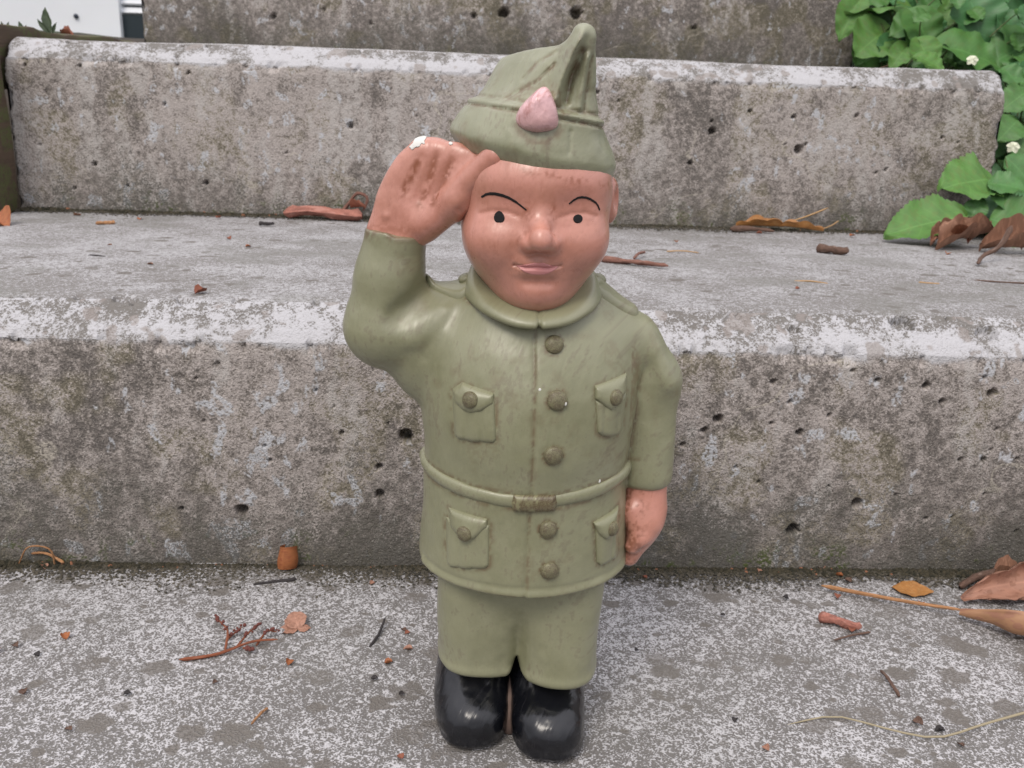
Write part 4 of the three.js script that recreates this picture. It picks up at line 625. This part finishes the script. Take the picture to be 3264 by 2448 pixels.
// leafy shrubs closing the view behind, and a hedge added for shade: leaves beyond counting
function shrub(label, c, r, n, sd, mats) {
  const s = thing('shrub', label, 'shrub', [c[0], c[1] - r[1], c[2]]); seed = sd;
  for (let k = 0; k < 6; k++) { const a = k * 1.05 + sd; mesh('stem', tube([[0, 0, 0], [Math.cos(a) * r[0] * 0.25, r[1] * 0.8, Math.sin(a) * r[2] * 0.25], [Math.cos(a) * r[0] * 0.6, r[1] * 1.5, Math.sin(a) * r[2] * 0.6]], 0.006, 0.002, 10, 6), woodM, s); }
  const geos = mats.map(() => []), m4 = new THREE.Matrix4(), q = new THREE.Quaternion(), e = new THREE.Euler(), base = [leafGeo(W_OVAL, { rows: 6, cols: 4, droop: 0.25, fold: 0.3 }), leafGeo(W_HEART, { rows: 6, cols: 4, lobe: 0.25, fold: 0.3 })];
  for (let i = 0; i < n; i++) { let x, y, z, d; do { x = rr(-1, 1); y = rr(-1, 1); z = rr(-1, 1); d = Math.hypot(x, y, z); } while (d > 1 || d < 0.35); const L = rr(0.03, 0.055); e.set(rr(0.2, 1.3), rr(-1.2, 1.2) + (rnd() < 0.2 ? 3 : 0), rr(-0.5, 0.5), 'YXZ'); q.setFromEuler(e); m4.compose(new THREE.Vector3(x * r[0], r[1] + y * r[1], z * r[2]), q, new THREE.Vector3(L, L, L)); geos[i % mats.length].push(base[i % 2].clone().applyMatrix4(m4)); }
  geos.forEach((g, i) => { const c2 = mesh('crown', mergeGeometries(g), mats[i], s); c2.userData.kind = 'stuff'; });
}
shrub('dense shaded shrub behind the vine beside the uppermost step', [0.86, 0.48, -1.12], [0.30, 0.34, 0.22], 900, 101, [GM[3], GM[2]]);
shrub('tall leafy hedge added overhead to shade the vine and the dark climber', [0.98, 0.92, -0.86], [0.42, 0.48, 0.42], 2000, 303, [GM[3], GM[2]]);  // mostly out of view; added to block sky light and darken the leaf gaps
shrub('low leafy shrub filling the bank beside the ragged step end', [0.80, 0.26, -0.62], [0.17, 0.17, 0.20], 520, 202, [GM[3], GM[2], GM[1]]);
// sprouts on the timber
const sproutM = leafMat([0.075, 0.105, 0.06], 0.2, 0.6, 8), sl = leafGeo(W_LANCE, { rows: 12, cols: 4, fold: 0.6, droop: 0.05 });
[[[-0.487, -0.60], [[[0, 0, 0], [-0.004, 0.029, 0], 1.1], [[-0.001, 0, 0.001], [-0.013, 0.016, 0.002], 0.8], [[0.002, 0, 0], [0.008, 0.013, 0.001], 0.9]], 'tallest grey-green sprout growing on the mossy timber rail'], [[-0.516, -0.60], [[[0, 0, 0], [-0.006, 0.013, 0], 1.2], [[0, 0, 0], [0.003, 0.009, 0.002], 1]], 'stubby grey-green sprout beside the tallest one on the mossy timber rail'], [[-0.536, -0.60], [[[0, 0, 0], [0.003, 0.012, 0], 1], [[0, 0, 0], [-0.006, 0.012, 0], 1]], 'forked short sprout at the outer side of the mossy timber rail']].forEach(([[x, z], lv, lab]) => { const p = thing('sprout', lab, 'sprout', [x, 0.357, z]); for (const [a, b, w] of lv) layLeaf(p, 'leaf', sl, sproutM, a, b, w * 0.8, [0, 0.1, 1]); });

// ---------- litter on the treads ----------
const LM = { orange: leafMat([0.33, 0.115, 0.04], 0.2, 0.6, 11, 0.5, [0.22, 0.05, 0.02]), tan: leafMat([0.36, 0.19, 0.10], 0.25, 0.6, 12, 0.5, [0.28, 0.12, 0.09]), pink: leafMat([0.36, 0.185, 0.125], 0.3, 0.6, 13, 0.5, [0.2, 0.09, 0.05]), amber: leafMat([0.36, 0.16, 0.045], 0.2, 0.55, 14, 0.4, [0.45, 0.26, 0.10]), brown: leafMat([0.23, 0.115, 0.07], 0.25, 0.75, 15, 0.6, [0.36, 0.19, 0.12]), rust: leafMat([0.24, 0.085, 0.05], 0.2, 0.8, 16), };
const twigM = (r, g, b) => { const t = texture(128, 32, (i, j, c) => { const n = fbm(i * 0.09 + r * 99, j * 0.6, 3), m = h3(i, j, 8), k = 0.45 + 1.0 * n + 0.25 * (m - 0.5), w = sst(0.62, 0.75, fbm(i * 0.05 + 40 + r * 70, j * 0.3, 3)); c[0] = mix(r * k, r * 1.3 + 0.08, w * 0.6); c[1] = mix(g * k, g * 1.4 + 0.07, w * 0.6); c[2] = mix(b * k, b * 1.5 + 0.06, w * 0.6); }); return new THREE.MeshStandardMaterial({ map: t, bumpMap: t, bumpScale: 0.002, roughness: 0.9 }); };
const TM = { red: twigM(0.24, 0.075, 0.035), dark: twigM(0.035, 0.03, 0.03), brown: twigM(0.12, 0.07, 0.05), straw: std(0.42, 0.26, 0.12, 0.7), tan: twigM(0.40, 0.20, 0.09), bark: twigM(0.20, 0.095, 0.07), pinkbark: twigM(0.33, 0.135, 0.10), pale: std(0.55, 0.45, 0.28, 0.8) };
const T1 = 0.1752, on = (pts, y, lift = 0.0012) => pts.map(([x, z, h = 0]) => [x, y + lift + h, z]);
function stick(name, label, category, y, pts, r0, r1, mat, group, rough = 0.5, lift) { return tag(mesh(name, tube(on(pts, y, lift ?? Math.max(r0, r1) * 0.9), r0, r1, 16, 7, rough), mat), label, category, group); }
function dryLeaf(label, y, B, T, wid, geo, mat, lift = 0.002, group, up = [0, 1, 0.1]) { const g = thing('fallen_leaf', label, 'leaf', [B[0], y + lift, B[1]], group); layLeaf(g, 'blade', geo, mat, [0, B[2] || 0, 0], [T[0] - B[0], T[2] || 0, T[1] - B[1]], wid, up); return g; }
// lowest step
{
  // large curled leaf with long stalk at the frame's edge
  const g = thing('fallen_leaf', 'large curled tan leaf with a long orange stalk lying on the lowest step', 'leaf', [0.310, 0.003, 0.060]);
  const roll = (o, dir, len, R0, a0, a1, sd) => gridGeo(20, 44, (u, v, q) => { // blade rolled along its length
    const R = R0 * Math.pow(Math.sin(Math.PI * Math.min(1, 0.02 + 0.8 * v)), 0.8) + 0.0004, n = (n2(u * 4 + sd, v * 8 + sd) - 0.5), a = mix(a0, a1, u) + 0.25 * Math.sin(v * 6 + sd) * (u - 0.3), k = R * (1 + 0.22 * n + 0.10 * Math.sin(v * 26 + u * 3)), rag = 0.008 * (n2(v * 14 + sd, 4) - 0.5) * (u > 0.9 || u < 0.1 ? 1 : 0);
    const sx = Math.sin(a) * k + rag, up = R * 0.95 - Math.cos(a) * k; q[0] = o[0] + dir[0] * len * v - dir[1] * sx; q[2] = o[1] + dir[1] * len * v + dir[0] * sx; q[1] = 0.0008 + Math.max(0, up) + 0.003 * v; });
  mesh('blade', roll([0.001, 0.002], [0.80, 0.60], 0.125, 0.0125, -1.0, 2.6, 2), LM.tan, g); const up2 = mesh('blade', roll([0.012, -0.016], [0.995, -0.08], 0.085, 0.0105, -2.7, 0.7, 5), LM.pink, g); up2.userData.label = 'pinkish rolled half of the leaf';
  mesh('stalk', tube([[0.004, 0.003, 0.001], [-0.03, 0.0015, -0.013], [-0.074, 0.0005, -0.033]], 0.0010, 0.0015, 16, 7), TM.tan, g);
}
{ // rolled orange leaf at the joint
  const g = thing('fallen_leaf', 'small rolled orange leaf leaning against the riser behind the figurine', 'leaf', [-0.117, 0, 0.004]);
  const roll = gridGeo(14, 6, (u, v, q) => { const a = 0.3 + u * 4.6, r = 0.0062 * (1 + 0.1 * Math.sin(v * 5)); q[0] = Math.cos(a) * r; q[2] = Math.sin(a) * r; q[1] = 0.001 + v * 0.0165 + 0.002 * Math.sin(u * 5); }); const m = mesh('blade', roll, LM.orange, g); m.rotation.set(0.1, 0.6, -0.12);
}
{ // dry sprig
  const g = thing('dry_sprig', 'reddish dry flower sprig lying on the lowest step', 'sprig', [-0.130, 0, 0.095]); const R = (p) => p.map(([x, z, h = 0]) => [x + 0.130, 0.0015 + h, z - 0.095]);
  mesh('stem', tube(R([[-0.156, 0.111], [-0.138, 0.106], [-0.118, 0.097, 0.003], [-0.105, 0.095, 0.003]]), 0.0012, 0.0006, 18, 6), TM.red, g);
  const br = [[[-0.133, 0.103], [-0.135, 0.088, 0.004], [-0.142, 0.077, 0.003], [-0.146, 0.070, 0.002]], [[-0.128, 0.100], [-0.122, 0.088, 0.004], [-0.118, 0.081, 0.004]], [[-0.117, 0.097], [-0.112, 0.088, 0.004], [-0.107, 0.086, 0.002]], [[-0.135, 0.090], [-0.128, 0.082, 0.003]], [[-0.124, 0.099], [-0.118, 0.104, 0.002]]];
  seed = 77; for (const b of br) { mesh('branch', tube(R(b), 0.0008, 0.0004, 12, 5), TM.red, g); const c = new THREE.CatmullRomCurve3(R(b).map(V3)); const bs = []; for (let i = 0; i < 9; i++) { const p = c.getPoint(0.35 + 0.65 * i / 8), k = new THREE.IcosahedronGeometry(rr(0.0007, 0.0013), 1); k.translate(p.x + rr(-0.0015, 0.0015), p.y + rr(0, 0.001), p.z + rr(-0.0015, 0.0015)); bs.push(k); } mesh('buds', mergeGeometries(bs), i2(TM.rustbud ??= std(0.13, 0.04, 0.03, 0.9)), g); }
  function i2(m) { return m; }
}
{ const g = dryLeaf('pale peach leaf split in three lobes beside the dry sprig', 0, [-0.0965, 0.079], [-0.109, 0.079], 1.0, G.oval[0], LM.pink, 0.0015); layLeaf(g, 'blade', G.oval[1], LM.pink, [0, 0, 0], [-0.005, 0.006, -0.012], 1.1, [0, 1, 0.6]); layLeaf(g, 'blade', G.oval[2], LM.pink, [0, 0, 0.001], [0.007, 0.001, -0.002], 1.0, [0, 1, 0.3]); }
dryLeaf('flat pointed tan leaf with dark spots near the joint of the lowest step', 0, [0.284, 0.0255], [0.310, 0.0310], 1.6, leafGeo(W_LANCE, { fold: 0.1, droop: 0, wave: 0.03, rows: 14, cols: 6 }), LM.amber, 0.002);
stick('twig', 'thin black bent twig on the lowest step left bare beside the trousers', 'twig', 0, [[-0.053, 0.097], [-0.0485, 0.086, 0.002], [-0.0462, 0.072, 0.004]], 0.0009, 0.0007, TM.dark);
stick('pine_needle', 'short tan needle alone on the pale lower-step surface', 'needle', 0, [[-0.1045, 0.165], [-0.101, 0.157, 0.001], [-0.099, 0.152]], 0.0006, 0.0008, TM.tan);
stick('twig', 'flaky grey twig lying just in front of the rolled orange leaf', 'twig', 0, [[-0.134, 0.0275], [-0.122, 0.024], [-0.108, 0.0205]], 0.0008, 0.0016, TM.dark, null, 0.9);
{ const g = stick('bark_fragment', 'pinkish splintered bark fragment on the lowest step below the long orange stalk', 'bark', 0, [[0.221, 0.063], [0.232, 0.070], [0.243, 0.076]], 0.0034, 0.0026, TM.pinkbark, null, 0.9, 0.0028); }
stick('grass_stalk', 'long pale curved grass stalk lying on the lowest step', 'stalk', 0, [[0.168, 0.165], [0.194, 0.161, 0.002], [0.214, 0.171, 0.003], [0.233, 0.177, 0.002], [0.244, 0.177, 0.002], [0.268, 0.169, 0.003], [0.32, 0.152, 0.004]], 0.0004, 0.0008, std(0.33, 0.28, 0.18, 0.7), null, 0.2);
stick('twig', 'thin dark twig lying below the bark fragment', 'twig', 0, [[0.222, 0.087], [0.235, 0.083, 0.001], [0.248, 0.078]], 0.0006, 0.0008, TM.brown);
stick('twig', 'dark crooked twig piece between the bark fragment and the grass stalk', 'twig', 0, [[0.237, 0.118], [0.2365, 0.128, 0.002], [0.2372, 0.142]], 0.0008, 0.0011, TM.brown);
stick('twig', 'tan curved twig in the mossy joint at the foot of the pitted riser', 'twig', 0, [[-0.285, -0.001, 0.006], [-0.274, 0.001, 0.007], [-0.262, 0.004, 0.002]], 0.0008, 0.0011, TM.tan);
stick('root_fibre', 'looped pale root fibre standing against the pitted riser', 'fibre', 0, [[-0.292, 0.003, 0], [-0.284, 0.003, 0.013], [-0.270, 0.004, 0.012], [-0.268, 0.004, 0]], 0.0005, 0.0006, TM.tan, null, 0.1);
stick('twig', 'dark thick twig end in the corner behind the large curled leaf', 'twig', 0, [[0.330, 0.026], [0.345, 0.018, 0.003], [0.362, 0.012, 0.004]], 0.0022, 0.0030, TM.brown);
dryLeaf('crumpled rust leaf in the corner behind the large curled leaf', 0, [0.358, 0.014], [0.376, 0.022], 1.3, leafGeo(W_OVAL, { curl: 0.8, wave: 0.1, sd: 5, rows: 14 }), LM.brown, 0.004);
const crumbG = [0, 1, 2].map((k) => { const g = leafGeo(W_OVAL, { rows: 7, cols: 4, curl: 0.6, wave: 0.16, droop: -0.1, sd: k + 20 }); return g; });
seed = 909;
function crumbs(name, label, category, group, y, list, mats, size) { list.forEach(([x, z, k = 1], i) => { const m = mesh(name, crumbG[i % 3], mats[i % mats.length]); const s = size * k; m.scale.set(s * 1.3, s * 0.55, s); m.position.set(x, y + 0.0012, z); m.rotation.set(rr(-0.2, 0.2), rnd() * 6.3, rr(-0.2, 0.2)); tag(m, label, category, group); }); }
crumbs('leaf_crumb', 'tiny orange leaf crumb lying on the speckled lowest step', 'leaf crumb', 'orange leaf crumbs on the lowest step', 0, [[-0.095, 0.110], [-0.031, 0.081, 0.7], [-0.028, 0.099, 1.1], [-0.043, 0.113], [-0.027, 0.191, 0.8], [0.247, 0.002, 1.3], [0.253, 0.008], [0.236, 0.079], [0.201, 0.006, 0.8], [0.296, 0.044], [0.244, 0.034], [0.150, 0.182, 0.9], [-0.225, 0.091, 1.2], [-0.258, 0.100, 1.2], [-0.272, 0.009, 1.1], [0.330, 0.040, 0.9], [0.120, 0.012, 0.8], [-0.06, 0.026, 0.8]], [LM.orange, LM.rust, LM.pink], 0.0050);
crumbs('soil_crumb', 'tiny dark soil crumb lying on the speckled lowest step', 'soil crumb', 'dark crumbs on the lowest step', 0, [[-0.233, 0.107], [-0.226, 0.142, 1.3], [-0.172, 0.140], [-0.252, 0.096, 1.2], [-0.049, 0.127], [0.235, 0.162, 1.5], [0.243, 0.170, 1.3], [0.250, 0.180], [0.142, 0.160, 0.9], [-0.036, 0.078], [-0.03, 0.14, 0.8], [0.26, 0.018, 1.4], [0.21, 0.04], [-0.19, 0.17], [0.10, 0.10, 0.8], [-0.13, 0.13, 0.8], [0.16, 0.06, 0.8]], [TM.dark, TM.brown], 0.0040);
// middle step
stick('branch_piece', 'peeled reddish branch piece lying at the foot of the pale pitted riser', 'branch', T1, [[-0.195, -0.428], [-0.172, -0.427, 0.003], [-0.145, -0.423, 0.002], [-0.112, -0.418]], 0.0055, 0.0065, TM.pinkbark, null, 0.9);
stick('twig', 'reddish curved twig standing up behind the peeled branch piece', 'twig', T1, [[-0.140, -0.430], [-0.128, -0.434, 0.014], [-0.118, -0.432, 0.026], [-0.108, -0.430, 0.022], [-0.112, -0.428, 0.008]], 0.0022, 0.0016, TM.bark, null, 0.6);
dryLeaf('curled rust leaf scrap on top of the peeled branch piece', T1, [-0.125, -0.425], [-0.110, -0.424, 0.005], 0.8, leafGeo(W_OVAL, { curl: 0.5, wave: 0.1, sd: 6, rows: 14 }), LM.rust, 0.013);
stick('bark_fragment', 'short dark bark rod on the middle step', 'bark', T1, [[0.324, -0.290], [0.337, -0.282], [0.349, -0.275]], 0.0042, 0.0036, TM.brown, null, 0.6);
stick('twig', 'long flat brown splinter on the middle step beside the figurine\'s cheek', 'twig', T1, [[0.110, -0.204], [0.128, -0.194], [0.146, -0.184, 0.001], [0.161, -0.176]], 0.0030, 0.0016, TM.bark, null, 0.9);
stick('twig', 'small arched twig just behind the long brown splinter', 'twig', T1, [[0.140, -0.218], [0.146, -0.228, 0.003], [0.154, -0.243, 0.002]], 0.0014, 0.0012, TM.bark);
{ // curled maple leaf
  const g = thing('fallen_leaf', 'curled amber maple leaf with two thin stalks against the pale pitted riser', 'leaf', [0.335, T1, -0.425]);
  const lg = leafGeo((t) => 0.34 * Math.pow(Math.sin(Math.PI * Math.pow(t, 0.7)), 0.6) * (0.75 + 0.35 * Math.abs(Math.sin(t * 8))), { curl: 0.12, wave: 0.06, ripple: 0.1, droop: -0.02, sd: 12, rows: 36, cols: 10 });
  layLeaf(g, 'blade', lg, LM.amber, [0.004, 0.006, -0.006], [-0.050, 0.005, -0.002], 0.36, [0, 1, 0.05]); layLeaf(g, 'blade', lg, LM.amber, [0, 0.007, -0.004], [0.044, 0.0025, 0.004], 0.32, [0, 1, 0.05]);
  mesh('stalk', tube([[-0.002, 0.007, -0.006], [0.028, 0.016, -0.010], [0.052, 0.026, -0.012]], 0.0008, 0.0011, 10, 5), TM.straw, g); mesh('stalk', tube([[0.040, 0.004, 0.003], [0.055, 0.008, -0.004], [0.064, 0.013, -0.008]], 0.0006, 0.0008, 10, 5), TM.straw, g);
  mesh('blade_scrap', tube([[-0.058, 0.003, 0.006], [-0.03, 0.0035, 0.009], [-0.012, 0.0025, 0.013]], 0.0035, 0.0022, 10, 6, 0.8), TM.brown, g);
}
{ // heap of dry curled leaves under the plant
  const spots = [[[0.452, -0.318], [0.500, -0.345, 0.012], 1.2, 'brown'], [[0.470, -0.345], [0.515, -0.330, 0.016], 1.0, 'brown'], [[0.495, -0.318], [0.545, -0.300, 0.006], 1.1, 'brown'], [[0.500, -0.350], [0.522, -0.352, 0.022], 0.8, 'rust'], [[0.520, -0.335], [0.543, -0.345, 0.022], 0.9, 'pink'], [[0.535, -0.315], [0.560, -0.300, 0.012], 1.0, 'brown'], [[0.455, -0.335], [0.475, -0.35, 0.014], 1.2, 'pink']];
  const words = ['brown crinkled dry leaf lying lowest under the broad-leaved plant', 'brown dry leaf folded over its neighbours under the broad-leaved plant', 'brown dry leaf reaching out from the heap under the plant', 'rust dry leaf standing upright in the heap under the plant', 'pinkish dry leaf standing upright beside the rust one under the plant', 'brown dry leaf at the outer end of the heap under the plant', 'pinkish small dry leaf at the inner end of the heap under the plant'];
  spots.forEach(([B, T, w, m], i) => dryLeaf(words[i], T1, B, T, w * 0.52, leafGeo(W_OVAL, { curl: 0.4, wave: 0.17, ripple: 0.08, droop: 0.02, sd: i * 3.7 + 31, rows: 24, cols: 10 }), LM[m], 0.004, null, [0, 1, 0.45]));
}
stick('twig', 'grey forked twig rising at the end of the dry leaf heap', 'twig', T1, [[0.447, -0.230], [0.462, -0.250, 0.004], [0.478, -0.255, 0.012], [0.490, -0.262, 0.03]], 0.0016, 0.0026, TM.brown, null, 0.7);
stick('twig', 'hair-thin dark twig on the middle step in front of the grey forked twig', 'twig', T1, [[0.405, -0.158], [0.424, -0.146, 0.001], [0.45, -0.132, 0.003]], 0.0006, 0.0008, TM.brown);
[[[[0.178, -0.267], [0.207, -0.264]], 'thin straw-coloured needle behind the long brown splinter'], [[[0.250, -0.134], [0.275, -0.128]], 'thin straw-coloured needle near the white front edge of the middle step'], [[[0.353, -0.143], [0.361, -0.140], [0.368, -0.139]], 'short bent straw-coloured needle beside the hair-thin dark twig']].forEach(([p, lab]) => stick('pine_needle', lab, 'needle', T1, p.length > 2 ? p : [p[0], [(p[0][0] + p[1][0]) / 2, (p[0][1] + p[1][1]) / 2, 0.001], p[1]], 0.0007, 0.0005, TM.straw, 'straw needles on the middle step', 0.2));
dryLeaf('orange leaf tip beside the mossy timber post', T1, [-0.448, -0.330], [-0.426, -0.316, 0.002], 1.5, leafGeo(W_OVAL, { curl: 0.5, wave: 0.06, rows: 14 }), LM.orange, 0.003);
stick('wood_chip', 'pale orange wood chip on the back of the middle step', 'wood chip', T1, [[-0.356, -0.342], [-0.349, -0.346], [-0.341, -0.351]], 0.0016, 0.0022, TM.tan, null, 0.6);
stick('twig', 'short dark twig below the peeled branch piece', 'twig', T1, [[-0.209, -0.373], [-0.202, -0.372], [-0.194, -0.374]], 0.0020, 0.0016, TM.dark);
crumbs('leaf_scrap', 'small brown leaf scrap lying on the middle step', 'leaf scrap', 'leaf scraps on the middle step', T1, [[-0.173, -0.048, 1.5], [-0.236, -0.137, 0.7], [-0.189, -0.229, 0.8], [-0.211, -0.269, 0.8], [0.20, -0.33, 0.9], [0.45, -0.29, 1.2], [0.30, -0.40, 1], [0.12, -0.30, 0.8], [-0.33, -0.39, 1], [-0.26, -0.41, 1], [-0.40, -0.40, 1.2], [0.40, -0.40, 1], [0.24, -0.10, 0.6], [-0.30, -0.22, 0.6]], [LM.rust, LM.brown, LM.orange], 0.0062);
stick('twig', 'fine dark needle-like twig at the left part of the middle step, far from the leaves', 'twig', T1, [[-0.297, -0.170], [-0.289, -0.167, 0.001], [-0.281, -0.166]], 0.0007, 0.0007, TM.dark);
dryLeaf('curled brown-red leaf lump on the mossy timber rail', 0.357, [-0.508, -0.68], [-0.491, -0.675, 0.002], 0.8, leafGeo(W_OVAL, { curl: 0.4, wave: 0.1, rows: 14, sd: 3 }), LM.rust, 0.004);
// moss and damp crumbs filling the joints: beyond counting
{
  seed = 4242; const g = new THREE.IcosahedronGeometry(1, 1), P = g.attributes.position; for (let i = 0; i < P.count; i++) { const q = 1 + 0.5 * (n3(P.getX(i) * 2 + 9, P.getY(i) * 2 + 9, P.getZ(i) * 2 + 9) - 0.5); P.setXYZ(i, P.getX(i) * q, P.getY(i) * q, P.getZ(i) * q); } g.computeVertexNormals();
  const mk = (n, z, y, amp, lab) => { const im = new THREE.InstancedMesh(g, new THREE.MeshStandardMaterial({ color: 0xffffff, roughness: 1 }), n), m4 = new THREE.Matrix4(), q = new THREE.Quaternion(), c = new THREE.Color(); for (let i = 0; i < n; i++) { const x = rr(XL, XR), w = 0.35 + 0.9 * fbm(x * 18 + z * 9 + 30, 2.2, 3), s = rr(0.0004, 0.0017) * w * amp; q.setFromEuler(new THREE.Euler(rnd() * 6, rnd() * 6, rnd() * 6)); m4.compose(new THREE.Vector3(x, y + s * 0.3, z + Math.pow(rnd(), 2.6) * 0.009 * w * amp), q, new THREE.Vector3(s * 1.5, s * 0.8, s * 1.2)); im.setMatrixAt(i, m4); const k = rnd(); c.setRGB(mix(0.018, 0.06, k), mix(0.018, 0.05, k), mix(0.010, 0.03, k)); if (rnd() < 0.02) c.setRGB(0.25, 0.11, 0.06); im.setColorAt(i, c); } im.name = numbered('joint_moss'); scene.add(im); tag(im, lab, 'moss', null, 'stuff'); };
  const dirt = (n, z, y, lab) => { const im = new THREE.InstancedMesh(g, new THREE.MeshStandardMaterial({ color: 0xffffff, roughness: 1 }), n), m4 = new THREE.Matrix4(), q = new THREE.Quaternion(), c = new THREE.Color(); for (let i = 0; i < n; i++) { const x = rr(XL, XR), w = 0.3 + 1.3 * fbm(x * 11 + z * 9 + 3, 7.2, 3), dz = -Math.log(1 - rnd() * 0.97) * 0.0085 * w, s = rr(0.0002, 0.00065); q.setFromEuler(new THREE.Euler(rr(-0.3, 0.3), rnd() * 6, rr(-0.3, 0.3))); m4.compose(new THREE.Vector3(x, y + 0.0002, z + dz), q, new THREE.Vector3(s * 2.0, s * 0.7, s * 1.4)); im.setMatrixAt(i, m4); const k = rnd(); c.setRGB(mix(0.03, 0.11, k), mix(0.028, 0.095, k), mix(0.02, 0.07, k)); im.setColorAt(i, c); } im.name = numbered('joint_grit'); scene.add(im); tag(im, lab, 'grit', null, 'stuff'); };
  dirt(16000, 0.002, 0.0006, 'fine dark grit washed along the joint of the lowest step'); dirt(12000, Z2 + 0.002, T1 + 0.0006, 'fine dark grit washed along the joint of the middle step');
  mk(7000, 0.0005, 0.0003, 1, 'dark moss and damp crumbs in the joint on the lowest step'); mk(4500, Z2 + 0.0005, T1, 1.3, 'dark moss and damp crumbs in the joint on the middle step');
}
scene.updateMatrixWorld(true);
renderer.render(scene, camera);
